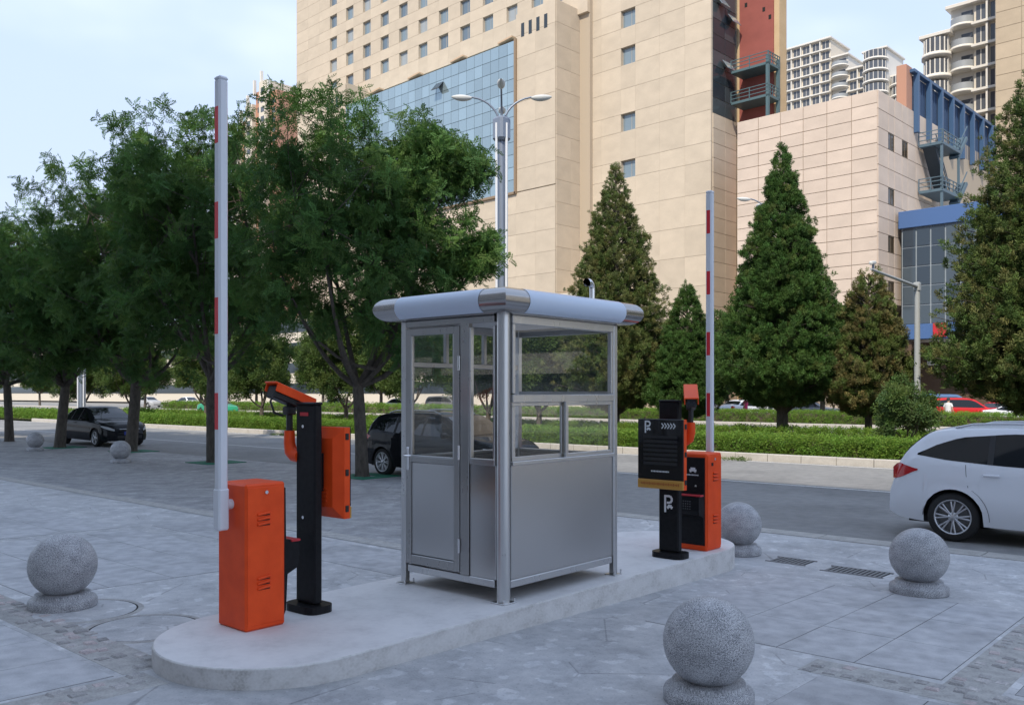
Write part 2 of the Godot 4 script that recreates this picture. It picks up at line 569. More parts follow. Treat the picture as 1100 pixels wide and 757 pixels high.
func paving(plaza: Node3D, tilt: Basis) -> void:
	var r := RandomNumberGenerator.new()
	r.seed = 5
	# beds of worn mortar under the sett bands, 3 mm over the concrete
	var setts := []
	for k in 6:
		var b := MB.new()
		b.box(Vector3.ZERO, Vector3(0.085 + 0.012 * (k % 3), 0.04, 0.085 + 0.014 * (k % 2)), 0.012 + 0.003 * (k % 2))
		setts.append(b.mesh())
	# band: [fixed axis, place, from, to]
	for bd in [["s", -2.52, 0.95, 4.6], ["t", 0.70, -4.3, -2.62], ["s", 0.66, -4.9, -2.3], ["t", -3.25, 0.85, 3.0]]:
		var along: float = bd[3] - bd[2]
		var mid: float = (bd[2] + bd[3]) * 0.5
		var cs: float = bd[1] if bd[0] == "s" else mid
		var ct: float = mid if bd[0] == "s" else bd[1]
		var bed := MB.new()
		var bw := 0.34
		bed.box(Vector3.ZERO, Vector3(bw, 0.012, along + 0.1) if bd[0] == "s" else Vector3(along + 0.1, 0.012, bw), 0.003)
		var bo := obj("sett_bed", bed, M.mortar, plaza)
		bo.transform = Transform3D(tilt, P(cs, ct, gy(cs) - 0.0038))
		for row in 3:
			var x: float = bd[2] + r.randf() * 0.06
			while x < bd[3]:
				if r.randf() < 0.66:
					var off := (row - 1) * 0.108 + r.randf_range(-0.012, 0.012)
					var s: float = bd[1] + off if bd[0] == "s" else x
					var t: float = x if bd[0] == "s" else bd[1] + off
					var o := inst("sett", setts[r.randi() % 6], M["sett_stone_%d" % (r.randi() % 4)], plaza)
					o.transform = Transform3D(tilt * Basis(Vector3.UP, r.randf_range(-0.22, 0.22)) * Basis(Vector3.RIGHT, r.randf_range(-0.05, 0.05)), P(s, t, gy(s) - 0.007 + r.randf_range(-0.008, 0.004)))
				x += 0.113 + r.randf_range(-0.006, 0.02)
	# paving slabs in the panels between the bands
	var slabs := {}
	for pn in [[-4.6, -2.74, 0.92, 4.7, 0.92, 0.62], [0.92, 3.1, -6.2, -3.48, 0.72, 0.9], [-3.3, 0.42, -5.2, -2.42, 0.93, 0.72], [0.92, 3.55, -3.05, -0.75, 0.88, 0.62], [-2.2, 0.4, 3.65, 7.2, 0.66, 0.9], [0.75, 1.72, 2.2, 7.4, 0.97, 0.9], [-1.9, 0.35, 7.5, 11.0, 0.66, 0.9]]:
		var rows := int((pn[1] - pn[0]) / pn[4] + 0.5)
		var cols := int((pn[3] - pn[2]) / pn[5] + 0.5)
		var ds: float = (pn[1] - pn[0]) / rows
		var dt: float = (pn[3] - pn[2]) / cols
		var key := "%.3f_%.3f" % [ds, dt]
		if not slabs.has(key):
			var b := MB.new()
			b.box(Vector3.ZERO, Vector3(ds - 0.007, 0.03, dt - 0.007), 0.002)
			slabs[key] = b.mesh()
		var jb := MB.new()
		jb.box(Vector3.ZERO, Vector3(pn[1] - pn[0], 0.01, pn[3] - pn[2]), 0.0)
		var jo := obj("joint_bed", jb, M.joint_dirt, plaza)
		jo.transform = Transform3D(tilt, P((pn[0] + pn[1]) * 0.5, (pn[2] + pn[3]) * 0.5, gy((pn[0] + pn[1]) * 0.5) - 0.0042))
		for i in rows:
			for j in cols:
				var s: float = pn[0] + (i + 0.5) * ds
				var t: float = pn[2] + (j + 0.5) * dt
				var o := inst("paving_slab", slabs[key], M.paving_stone, plaza)
				o.transform = Transform3D(tilt * Basis(Vector3.RIGHT, r.randf_range(-0.002, 0.002)), P(s, t, gy(s) - 0.0112 + r.randf_range(-0.0008, 0.0008)))
	# two round cement covers with an open joint round them
	for q in [[-2.10, 2.86, "round cement inspection cover at the foot of the stone ball"], [-2.02, 1.96, "round cement inspection cover against the concrete island"]]:
		var t := thing("inspection_cover", q[2], "manhole cover", P(q[0], q[1], gy(q[0])))
		t.basis = tilt
		var ring := MB.new()
		ring.lathe([Vector2(0.395, 0.0015), Vector2(0.418, 0.0015)], 48)
		obj("joint_ring", ring, M.dark_gap, t)
		var disc := MB.new()
		disc.lathe([Vector2(0.0, 0.006), Vector2(0.39, 0.006), Vector2(0.4, 0.001)], 48)
		obj("cover_disc", disc, M.plaza_concrete, t)
		var rim := MB.new()
		rim.lathe([Vector2(0.413, 0.001), Vector2(0.418, 0.005), Vector2(0.45, 0.005), Vector2(0.46, 0.0)], 48)
		obj("cover_rim", rim, M.mortar, t)
	# drain gratings near the road
	for q in [[4.42, -1.22, 0.62, "longer slotted drain grating beside the stone ball"], [4.55, -0.42, 0.42, "shorter slotted drain grating set in the plaza"], [6.0, 3.6, 0.7, "slotted drain grating near the edging stones behind the booth"]]:
		var g := thing("drain_grating", q[3], "drain", P(q[0], q[1], gy(q[0])))
		part("pit", Vector3(0, 0.001, 0), Vector3(0.30, 0.004, q[2]), M.dark_gap, g, 0.0)
		part("frame", Vector3(-0.165, 0.002, 0), Vector3(0.03, 0.016, q[2] + 0.06), M.cast_iron, g, 0.002)
		part("frame", Vector3(0.165, 0.002, 0), Vector3(0.03, 0.016, q[2] + 0.06), M.cast_iron, g, 0.002)
		var nb := int(q[2] / 0.05)
		for i in nb:
			part("bar", Vector3(0, 0.004, -q[2] * 0.5 + (i + 0.5) * q[2] / nb), Vector3(0.30, 0.012, 0.028), M.cast_iron, g, 0.002)


func shade_building() -> void:
	# the tall block behind the viewer, whose shadow lies over the plaza
	var t := thing("office_block", "tall office block behind the plaza with rows of windows", "building", P(-13.0, 3.0, -0.3))
	var b := MB.new()
	b.box(Vector3(-8, 14.4, 0), Vector3(16, 28.8, 50), 0.0)
	obj("wall", b, M.block_wall, t)
	var pane := MB.new()
	pane.box(Vector3.ZERO, Vector3(0.1, 1.3, 48), 0.0)
	var pmesh := pane.mesh()
	for i in 7:
		inst("window_band", pmesh, M.tower_glass, t, Vector3(0.02, 3.0 + i * 3.7, 0))


# ---------------------------------------------------------------- island and booth
func island() -> void:
	var o := thing("concrete_island", "long round-ended concrete island carrying the booth", "traffic island", P(0, 0, 0))
	var rings := []
	for pr in [[0.0, -0.34], [0.0, -0.012], [0.004, -0.004], [0.012, 0.0]]:
		var row := PackedVector3Array()
		for i in 49:
			var a := -PI * 0.5 - PI * i / 48.0
			row.append(Vector3(-1.72 + (0.82 - pr[0]) * cos(a), pr[1], -(0.62 + (0.82 - pr[0]) * sin(a))))
		for i in 49:
			var a := PI * 0.5 - PI * i / 48.0
			row.append(Vector3(3.38 + (0.82 - pr[0]) * cos(a), pr[1], -(0.62 + (0.82 - pr[0]) * sin(a))))
		rings.append(row)
	var b := MB.new()
	b.grid(rings, true)
	obj("side", b, M.island_side_concrete, o)
	var top := MB.new()
	var last: PackedVector3Array = rings[3]
	var n := last.size()
	for i in n / 2:
		var j := n - 1 - i
		top.quad(last[j], last[(j - 1 + n) % n], last[(i + 1) % n], last[i])
	obj("top", top, M.island_concrete, o)


# one clear sheet; its thin side is the smallest of the three sizes
func pane(called: String, at: Vector3, size: Vector3, parent: Node3D) -> void:
	var b := MB.new()
	var h := size * 0.5
	if size.x < size.z:
		b.quad(at + Vector3(0, -h.y, -h.z), at + Vector3(0, -h.y, h.z), at + Vector3(0, h.y, h.z), at + Vector3(0, h.y, -h.z))
	else:
		b.quad(at + Vector3(-h.x, -h.y, 0), at + Vector3(h.x, -h.y, 0), at + Vector3(h.x, h.y, 0), at + Vector3(-h.x, h.y, 0))
	obj(called, b, M.glass, parent)


func bars(list: Array, bev := 0.004) -> MB:
	var b := MB.new()
	for l in list:
		b.box(l[0], l[1], bev)
	return b


# local axes of the booth: x = s, z = -t
func booth() -> void:
	var o := thing("guard_booth", "stainless steel guard booth with glazed upper half on the island", "booth", P(0, 0, 0))
	var st: Material = M.steel
	var pn: Material = M.steel_panel
	var s0 := -0.04
	var s1 := 1.56
	var z0 := 0.04
	var z1 := -1.20
	# posts and feet
	var b := MB.new()
	b.tube([Vector3(0.012, 0.0, -0.012), Vector3(0.012, 2.335, -0.012)], [0.056], 28)
	obj("post", b, st, o)
	for c in [[s1 - 0.03, z0 - 0.03], [s0 + 0.03, z1 + 0.03], [s1 - 0.03, z1 + 0.03]]:
		part("post", Vector3(c[0], 1.17, c[1]), Vector3(0.06, 2.33, 0.06), st, o, 0.008)
	for c in [[0.012, -0.012, 0.075], [s1 - 0.03, z0 - 0.03, 0.06], [s0 + 0.03, z1 + 0.03, 0.06], [s1 - 0.03, z1 + 0.03, 0.06]]:
		var f := part("foot_plate", Vector3(c[0], 0.005, c[1]), Vector3(c[2] * 2.0, 0.01, c[2] * 2.0), st, o, 0.002)
		for q in [-1, 1]:
			var bo := MB.new()
			bo.tube([Vector3(c[0] + q * c[2] * 0.85, 0.01, c[1] + 0.85 * c[2]), Vector3(c[0] + q * c[2] * 0.85, 0.045, c[1] + 0.85 * c[2])], [0.007], 8)
			obj("bolt", bo, M.chrome, f)
	# base frame, floor and ceiling
	obj("base_frame", bars([[Vector3(0.76, 0.15, 0.012), Vector3(1.42, 0.06, 0.05)], [Vector3(0.76, 0.15, z1 + 0.028), Vector3(1.42, 0.06, 0.05)], [Vector3(-0.012, 0.15, -0.59), Vector3(0.05, 0.06, 1.04)], [Vector3(s1 - 0.028, 0.15, -0.59), Vector3(0.05, 0.06, 1.04)]]), st, o)
	part("floor", Vector3(0.76, 0.20, -0.58), Vector3(1.46, 0.04, 1.10), M.booth_floor, o, 0.0)
	part("ceiling", Vector3(0.76, 2.345, -0.58), Vector3(1.58, 0.02, 1.22), M.ceiling_board, o, 0.0)
	# service side: fixed light over a sliding pair over a panel
	part("wall_panel", Vector3(0.785, 0.645, 0.008), Vector3(1.43, 0.93, 0.028), pn, o, 0.004)
	obj("frame", bars([[Vector3(0.785, 1.125, 0.016), Vector3(1.43, 0.032, 0.055)], [Vector3(0.785, 1.655, 0.016), Vector3(1.43, 0.065, 0.05)], [Vector3(0.785, 2.30, 0.014), Vector3(1.43, 0.07, 0.05)], [Vector3(0.09, 1.98, 0.014), Vector3(0.035, 0.57, 0.044)], [Vector3(1.478, 1.98, 0.014), Vector3(0.035, 0.57, 0.044)]]), st, o)
	pane("window_pane", Vector3(0.785, 1.977, 0.010), Vector3(1.35, 0.578, 0.006), o)
	for w in [[0.105, 0.80, -0.012], [0.77, 1.48, 0.026]]:
		var cx: float = (w[0] + w[1]) * 0.5
		var ww: float = w[1] - w[0]
		var sash := obj("sliding_sash", bars([[Vector3(cx, 1.158, w[2]), Vector3(ww, 0.034, 0.026)], [Vector3(cx, 1.606, w[2]), Vector3(ww, 0.03, 0.026)], [Vector3(w[0] + 0.02, 1.382, w[2]), Vector3(0.04, 0.414, 0.026)], [Vector3(w[1] - 0.02, 1.382, w[2]), Vector3(0.04, 0.414, 0.026)]], 0.003), st, o)
		pane("pane", Vector3(cx, 1.382, w[2]), Vector3(ww - 0.078, 0.412, 0.005), sash)
	part("counter", Vector3(0.80, 1.085, -0.19), Vector3(1.36, 0.03, 0.32), M.counter, o)
	# door side
	part("mullion", Vector3(s0 + 0.024, 1.235, -0.405), Vector3(0.05, 2.11, 0.10), M.steel_dark, o)
	part("head_rail", Vector3(s0 + 0.024, 2.305, -0.60), Vector3(0.048, 0.055, 1.06), M.steel_dark, o)
	part("wall_panel", Vector3(s0 + 0.026, 0.645, -0.205), Vector3(0.028, 0.93, 0.29), pn, o)
	obj("frame", bars([[Vector3(s0 + 0.02, 1.135, -0.205), Vector3(0.045, 0.05, 0.285)], [Vector3(s0 + 0.02, 1.705, -0.342), Vector3(0.04, 1.085, 0.02)], [Vector3(s0 + 0.02, 1.705, -0.073), Vector3(0.04, 1.085, 0.02)]], 0.003), st, o)
	pane("window_pane", Vector3(s0 + 0.02, 1.715, -0.207), Vector3(0.006, 1.11, 0.25), o)
	var dz0 := -0.462
	var dz1 := -1.128
	var dc := (dz0 + dz1) * 0.5
	var dx := s0 + 0.018
	var door := obj("door", bars([[Vector3(dx, 1.23, dz0 - 0.033), Vector3(0.045, 2.07, 0.066)], [Vector3(dx, 1.23, dz1 + 0.033), Vector3(0.045, 2.07, 0.066)], [Vector3(dx, 0.235, dc), Vector3(0.044, 0.08, 0.53)], [Vector3(dx, 1.115, dc), Vector3(0.044, 0.05, 0.53)], [Vector3(dx, 2.235, dc), Vector3(0.044, 0.06, 0.53)]], 0.004), M.steel_dark, o)
	part("panel", Vector3(dx + 0.004, 0.685, dc), Vector3(0.03, 0.81, 0.532), pn, door)
	pane("pane", Vector3(dx, 1.67, dc), Vector3(0.006, 1.07, 0.532), door)
	obj("glazing_bead", bars([[Vector3(dx - 0.014, 1.67, dz1 + 0.072), Vector3(0.014, 1.06, 0.014)], [Vector3(dx - 0.014, 1.67, dz0 - 0.072), Vector3(0.014, 1.06, 0.014)], [Vector3(dx - 0.014, 1.147, dc), Vector3(0.014, 0.014, 0.53)]], 0.002), st, door)
	for y in [0.42, 1.2, 1.95]:
		b = MB.new()
		b.tube([Vector3(dx - 0.03, y - 0.06, dz0 + 0.004), Vector3(dx - 0.03, y + 0.06, dz0 + 0.004)], [0.011], 10)
		obj("hinge", b, M.chrome, door)
	var h := part("handle", Vector3(dx - 0.027, 1.12, dz1 + 0.034), Vector3(0.012, 0.20, 0.034), M.chrome, door)
	b = MB.new()
	b.tube([Vector3(dx - 0.03, 1.15, dz1 + 0.034), Vector3(dx - 0.07, 1.15, dz1 + 0.034), Vector3(dx - 0.072, 1.15, dz1 + 0.13)], [0.009], 8)
	obj("lever", b, M.chrome, h)
	# far side and back, glazed above the sill
	part("wall_panel", Vector3(0.76, 0.645, z1 + 0.03), Vector3(1.48, 0.93, 0.028), pn, o)
	part("wall_panel", Vector3(s1 - 0.03, 0.645, -0.58), Vector3(0.028, 0.93, 1.12), pn, o)
	obj("frame", bars([[Vector3(0.76, 1.125, z1 + 0.028), Vector3(1.48, 0.032, 0.05)], [Vector3(0.76, 1.955, z1 + 0.028), Vector3(1.48, 0.045, 0.046)], [Vector3(0.76, 2.30, z1 + 0.028), Vector3(1.48, 0.07, 0.05)], [Vector3(0.5, 2.12, z1 + 0.028), Vector3(0.04, 0.29, 0.04)], [Vector3(1.02, 2.12, z1 + 0.028), Vector3(0.04, 0.29, 0.04)], [Vector3(0.76, 1.54, z1 + 0.028), Vector3(0.045, 0.79, 0.04)]]), M.steel_dark, o)
	pane("window_pane", Vector3(0.76, 1.54, z1 + 0.028), Vector3(1.46, 0.78, 0.006), o)
	pane("window_pane", Vector3(0.76, 2.12, z1 + 0.028), Vector3(1.46, 0.28, 0.006), o)
	obj("frame", bars([[Vector3(s1 - 0.028, 1.125, -0.58), Vector3(0.05, 0.032, 1.12)], [Vector3(s1 - 0.028, 1.69, -0.58), Vector3(0.046, 0.05, 1.12)], [Vector3(s1 - 0.028, 2.30, -0.58), Vector3(0.05, 0.07, 1.12)], [Vector3(s1 - 0.028, 1.405, -0.58), Vector3(0.04, 0.52, 0.04)]]), M.steel_dark, o)
	pane("window_pane", Vector3(s1 - 0.028, 1.40, -0.58), Vector3(0.006, 0.53, 1.11), o)
	pane("window_pane", Vector3(s1 - 0.028, 1.99, -0.58), Vector3(0.006, 0.55, 1.11), o)
	# roof: bullnose edge, steel corners, film left on the straight runs
	var lid := part("roof", Vector3(0.76, 2.448, -0.58), Vector3(1.70, 0.178, 1.34), st, o, 0.0)
	var prof := []
	for i in 15:
		var a := -PI * 0.5 + PI * i / 14.0
		prof.append(Vector2(0.062 + 0.115 * cos(a), 2.4375 + 0.1025 * sin(a)))
	prof.push_front(Vector2(-0.06, 2.335))
	prof.append(Vector2(-0.3, 2.548))
	var sides := [[Vector3(s0, 0, z0), Vector3(1, 0, 0), s1 - s0, Vector3(0, 0, 1)], [Vector3(s1, 0, z0), Vector3(0, 0, -1), z0 - z1, Vector3(1, 0, 0)], [Vector3(s1, 0, z1), Vector3(-1, 0, 0), s1 - s0, Vector3(0, 0, -1)], [Vector3(s0, 0, z1), Vector3(0, 0, 1), z0 - z1, Vector3(-1, 0, 0)]]
	for sd in sides:
		var org: Vector3 = sd[0]
		var al: Vector3 = sd[1]
		var ln: float = sd[2]
		var out: Vector3 = sd[3]
		for piece in 3:
			var rows := []
			for p in prof:
				var q := PackedVector3Array()
				var x0: float = -p.x if piece == 0 else 0.115 if piece == 1 else ln - 0.115
				var x1: float = 0.115 if piece == 0 else ln - 0.115 if piece == 1 else ln + p.x
				q.append(org + al * x0 + out * p.x + Vector3(0, p.y, 0))
				q.append(org + al * x1 + out * p.x + Vector3(0, p.y, 0))
				rows.append(q)
			b = MB.new()
			b.grid(rows)
			obj("roof_edge" if piece == 1 else "roof_corner", b, M.steel_corner, lid)
		var rows2 := []
		for i in range(3, 16):
			var a: Vector2 = prof[i]
			var off := Vector2(a.x - 0.062, a.y - 2.4375).normalized() * 0.0025
			var q := PackedVector3Array()
			q.append(org + al * 0.118 + out * (a.x + off.x) + Vector3(0, a.y + off.y, 0))
			q.append(org + al * (ln - 0.118) + out * (a.x + off.x) + Vector3(0, a.y + off.y, 0))
			rows2.append(q)
		b = MB.new()
		b.grid(rows2)
		obj("protective_film", b, M.film, lid)
	# steel vent elbow on the roof
	b = MB.new()
	var pts := [Vector3(1.32, 2.53, -0.08), Vector3(1.32, 2.66, -0.08)]
	for i in 8:
		var a := PI * 0.62 * (i + 1) / 8.0
		pts.append(Vector3(1.32 - 0.06 * (1.0 - cos(a)), 2.66 + 0.06 * sin(a), -0.08))
	b.tube(pts, [0.027, 0.027, 0.028, 0.029, 0.03, 0.031, 0.033, 0.035, 0.037, 0.04], 16, false)
	obj("vent_pipe", b, M.chrome, o)


# ---------------------------------------------------------------- gate equipment
func parking_mark(parent: Node3D, at: Vector3, h: float) -> void:
	# the hooked P with a little car under its bowl
	var e := obj("emblem", emblem_shape(at, h), M.print_white, parent)
	e.set_meta("label", "white letter P emblem with a small car under its bowl")


func emblem_shape(at: Vector3, h: float) -> MB:
	var b := MB.new()
	var w := h * 0.13
	var pts := [Vector2(-0.22, -0.5), Vector2(-0.22, 0.44), Vector2(0.06, 0.44), Vector2(0.17, 0.40), Vector2(0.24, 0.30), Vector2(0.24, 0.18), Vector2(0.17, 0.08), Vector2(0.06, 0.04), Vector2(-0.06, 0.04)]
	for i in pts.size() - 1:
		var p: Vector2 = pts[i] * h
		var q: Vector2 = pts[i + 1] * h
		var m := (p + q) * 0.5
		var d := q - p
		b.box(at + Vector3(0, m.y, -m.x), Vector3(0.002 + 0.0003 * i, w, d.length() + w * 0.7), 0.0, Basis(Vector3(1, 0, 0), atan2(d.y, d.x)))
	b.box(at + Vector3(0, -0.22 * h, -0.10 * h), Vector3(0.003, 0.09 * h, 0.42 * h), 0.0)
	b.box(at + Vector3(0, -0.13 * h, -0.10 * h), Vector3(0.0035, 0.10 * h, 0.26 * h), 0.0)
	b.box(at + Vector3(0, -0.30 * h, -0.22 * h), Vector3(0.003, 0.07 * h, 0.09 * h), 0.0)
	b.box(at + Vector3(0, -0.30 * h, 0.02 * h), Vector3(0.003, 0.07 * h, 0.09 * h), 0.0)
	return b


# x is the way the black front looks; the boom hangs on the back
func barrier(label: String, at: Vector3, turn: float) -> void:
	var o := thing("barrier_gate", label, "barrier gate", at, turn, "barrier gates on the island")
	var cab := part("cabinet", Vector3(0, 0.525, 0), Vector3(0.33, 1.05, 0.37), M.orange_paint, o, 0.014)
	# side door: thin raised sheet with louvres and a lock
	for sd in [1.0, -1.0]:
		var d := part("side_door", Vector3(-0.004, 0.53, sd * 0.187), Vector3(0.295, 0.985, 0.006), M.orange_paint, o, 0.002)
		for y in [0.30, 0.76]:
			for i in 3:
				var lv := MB.new()
				lv.box(Vector3(-0.02, y + i * 0.036, sd * 0.193), Vector3(0.11, 0.016, 0.022), 0.005, Basis(Vector3(0, 0, 1), 0.10) * Basis(Vector3.RIGHT, -sd * 0.5))
				part("louvre_slit", Vector3(-0.02, y + i * 0.036 - 0.011, sd * 0.1905), Vector3(0.10, 0.007, 0.003), M.dark_gap, d, 0.0)
				obj("louvre", lv, M.orange_paint, d)
		var lk := MB.new()
		lk.tube([Vector3(0.0, 0.985, sd * 0.189), Vector3(0.0, 0.985, sd * 0.199)], [0.013], 14)
		obj("lock", lk, M.chrome, d)
	# black front with the speaker box
	var pr := PackedVector2Array([Vector2(0.166, 0.06), Vector2(0.185, 0.10), Vector2(0.198, 0.36), Vector2(0.285, 0.40), Vector2(0.30, 0.44), Vector2(0.295, 0.585), Vector2(0.285, 0.60), Vector2(0.185, 0.62), Vector2(0.180, 1.0), Vector2(0.166, 1.005)])
	var fr := MB.new()
	fr.prism(pr, -0.166, 0.166)
	var front := obj("front_panel", fr, M.black_paint, o)
	part("red_strip", Vector3(0.262, 0.604, 0), Vector3(0.075, 0.016, 0.37), M.red_plastic, front, 0.003)
	for i in 4:
		for j in 5:
			var g := MB.new()
			g.tube([Vector3(0.296, 0.46 + i * 0.027, -0.06 + j * 0.027), Vector3(0.301, 0.46 + i * 0.027, -0.06 + j * 0.027)], [0.0055], 8)
			obj("speaker_dot", g, M.print_grey, front)
	part("ticket_slot_strip", Vector3(0.186, 0.52, 0.13), Vector3(0.012, 0.58, 0.035), M.print_white, front, 0.002)
	parking_mark(front, Vector3(0.184, 0.90, 0.10), 0.14)
	obj("car_icon", bars([[Vector3(0.184, 0.865, -0.03), Vector3(0.004, 0.022, 0.085)], [Vector3(0.184, 0.885, -0.03), Vector3(0.0045, 0.02, 0.055)], [Vector3(0.184, 0.85, -0.058), Vector3(0.004, 0.014, 0.018)], [Vector3(0.184, 0.85, -0.002), Vector3(0.004, 0.014, 0.018)]], 0.0), M.print_white, front)
	var tx := MB.new()
	for i in 9:
		tx.box(Vector3(0.184, 0.815, 0.045 - i * 0.017), Vector3(0.003, 0.014 - 0.003 * (i % 2), 0.011), 0.0)
	obj("print_line", tx, M.print_white, front)
	var lk2 := MB.new()
	lk2.tube([Vector3(0.18, 0.70, -0.07), Vector3(0.195, 0.70, -0.07)], [0.012], 12)
	obj("lock", lk2, M.chrome, front)
	part("vent_slot", Vector3(0.05, 0.93, -0.1925), Vector3(0.04, 0.035, 0.004), M.dark_gap, cab, 0.001)
	# boom, raised
	var ax := -0.165 - 0.082
	var hub := MB.new()
	hub.tube([Vector3(-0.16, 0.90, 0), Vector3(ax, 0.90, 0)], [0.036], 18)
	obj("hub", hub, M.white_paint, o)
	part("arm_clamp", Vector3(ax, 0.87, 0), Vector3(0.086, 0.30, 0.086), M.white_paint, o, 0.012)
	var arm := part("arm", Vector3(ax, 2.34, 0), Vector3(0.074, 3.20, 0.074), M.white_paint, o, 0.014)
	part("arm_cap", Vector3(ax, 3.945, 0), Vector3(0.078, 0.03, 0.078), M.white_paint, arm, 0.012)
	for i in 4:
		for sd in [-1.0, 1.0]:
			part("stripe", Vector3(ax + sd * 0.0375, 3.61 - i * 0.68, 0), Vector3(0.002, 0.26, 0.044), M.red_reflective, arm, 0.0)


# x is the way the display and the camera look
func reader(label: String, at: Vector3, turn: float, yaw := 0.06) -> void:
	var o := thing("plate_reader", label, "plate reader", at, turn, "plate readers on the island")
	var pl := PackedVector2Array()
	for c in [[1, 1], [-1, 1], [-1, -1], [1, -1]]:
		for k in 5:
			var a := atan2(c[1], c[0]) - PI / 4 + PI / 8 * k
			pl.append(Vector2(c[0] * 0.035, c[1] * 0.10) + Vector2(cos(a), sin(a)) * 0.085)
	var b := MB.new()
	b.prism(pl, 0.0, 0.058, Transform3D(Basis(Vector3(1, 0, 0), Vector3(0, 0, -1), Vector3(0, 1, 0)), Vector3.ZERO))
	obj("base_plate", b, M.black_paint, o)
	var post := part("post", Vector3(0, 0.835, 0), Vector3(0.078, 1.55, 0.235), M.black_paint, o, 0.012)
	part("post_cap", Vector3(0, 1.617, 0), Vector3(0.086, 0.022, 0.243), M.black_paint, o, 0.008)
	part("badge", Vector3(-0.0405, 1.535, -0.01), Vector3(0.003, 0.028, 0.10), M.red_plastic, post, 0.0)
	for y in [1.44, 0.73]:
		b = MB.new()
		b.tube([Vector3(-0.036, y, -0.015), Vector3(-0.05, y, -0.015)], [0.013], 14)
		obj("lock", b, M.chrome, post)
	parking_mark(post, Vector3(0.0405, 0.56, 0.0), 0.17)
	# display: black face, amber sill, orange cover tapering to the back
	var fx := 0.185
	var ring := func(x: float, hz: float, y0: float, y1: float) -> PackedVector3Array:
		return PackedVector3Array([Vector3(x, y0, -hz), Vector3(x, y0, hz), Vector3(x, y1, hz), Vector3(x, y1, -hz)])
	b = MB.new()
	var rs := [ring.call(fx, 0.268, 0.722, 1.432), ring.call(fx - 0.055, 0.268, 0.722, 1.432), ring.call(fx - 0.062, 0.255, 0.735, 1.42), ring.call(fx - 0.105, 0.185, 0.81, 1.345)]
	for i in 3:
		for j in 4:
			b.oquad(rs[i][j], rs[i][(j + 1) % 4], rs[i + 1][(j + 1) % 4], rs[i + 1][j], Vector3(fx - 0.05, 1.07, 0))
	b.oquad(rs[3][0], rs[3][1], rs[3][2], rs[3][3], Vector3(fx, 1.07, 0))
	var dsp := obj("display", b, M.orange_paint, o)
	for i in 4:
		part("cover_rib", Vector3(fx - 0.107, 0.86 + i * 0.03, -0.0), Vector3(0.006, 0.012, 0.24), M.orange_paint, dsp, 0.002)
	for y in [0.80, 1.08, 1.36]:
		for sd in [-1.0, 1.0]:
			part("latch", Vector3(fx - 0.03, y, sd * 0.271), Vector3(0.03, 0.05, 0.012), M.black_plastic, dsp, 0.003)
	part("mounting_arm", Vector3(0.06, 1.08, 0), Vector3(0.09, 0.30, 0.16), M.black_paint, dsp)
	part("screen", Vector3(fx + 0.006, 1.125, 0), Vector3(0.014, 0.618, 0.54), M.black_gloss, dsp, 0.006)
	part("amber_sill", Vector3(fx + 0.008, 0.768, 0), Vector3(0.022, 0.092, 0.54), M.amber_strip, dsp, 0.006)
	var tx := MB.new()
	for i in 24:
		tx.box(Vector3(fx + 0.0195, 0.772, 0.22 - i * 0.019), Vector3(0.002, 0.016 + 0.006 * (i % 3), 0.012), 0.0)
	obj("sill_print", tx, M.amber_print, dsp)
	parking_mark(dsp, Vector3(fx + 0.014, 1.355, 0.15), 0.12)
	var cv := MB.new()
	for i in 5:
		for sd in [-1.0, 1.0]:
			cv.box(Vector3(fx + 0.014, 1.365 + sd * 0.013, -0.03 - i * 0.034), Vector3(0.003 + 0.0002 * sd, 0.038, 0.010), 0.0, Basis(Vector3(1, 0, 0), sd * 0.7))
	obj("chevrons", cv, M.print_white, dsp)
	tx = MB.new()
	for i in 12:
		tx.box(Vector3(fx + 0.014, 0.90, 0.10 - i * 0.018), Vector3(0.003, 0.016 - 0.004 * (i % 2), 0.012), 0.0)
	obj("print_line", tx, M.print_white, dsp)
	for k in 7:
		part("screen_row", Vector3(fx + 0.0135, 0.98 + k * 0.045, 0.0), Vector3(0.0012, 0.028, 0.40), M.black_plastic, dsp, 0.0)
	# camera on an orange elbow
	b = MB.new()
	b.tube([Vector3(-0.01, 1.20, -0.10), Vector3(-0.01, 1.205, -0.17), Vector3(-0.01, 1.235, -0.215), Vector3(-0.01, 1.30, -0.235), Vector3(-0.01, 1.40, -0.235)], [0.05, 0.052, 0.052, 0.046, 0.042], 14)
	obj("bracket", b, M.orange_paint, o)
	b = MB.new()
	b.tube([Vector3(-0.01, 1.39, -0.235), Vector3(-0.01, 1.60, -0.235)], [0.026], 12)
	b.box(Vector3(-0.01, 1.56, -0.235), Vector3(0.09, 0.07, 0.07), 0.01)
	obj("camera_stem", b, M.black_plastic, o)
	var cam := Node3D.new()
	cam.name = "camera"
	o.add_child(cam)
	cam.transform = Transform3D(Basis(Vector3.UP, yaw) * Basis(Vector3(0, 0, 1), -0.33), Vector3(-0.01, 1.665, -0.235))
	part("body", Vector3(-0.01, -0.012, 0), Vector3(0.36, 0.10, 0.105), M.black_plastic, cam, 0.01)
	b = MB.new()
	b.box(Vector3(0, 0.052, 0), Vector3(0.44, 0.014, 0.142), 0.005)
	for sd in [-1.0, 1.0]:
		b.box(Vector3(0.01, 0.018, sd * 0.066), Vector3(0.42, 0.062, 0.010), 0.003)
	obj("hood", b, M.orange_paint, cam)
	for sd in [-1.0, 1.0]:
		b = MB.new()
		b.tube([Vector3(0.165, -0.008, sd * 0.026), Vector3(0.176, -0.008, sd * 0.026)], [0.02], 16)
		obj("lens", b, M.lens, cam)
	b = MB.new()
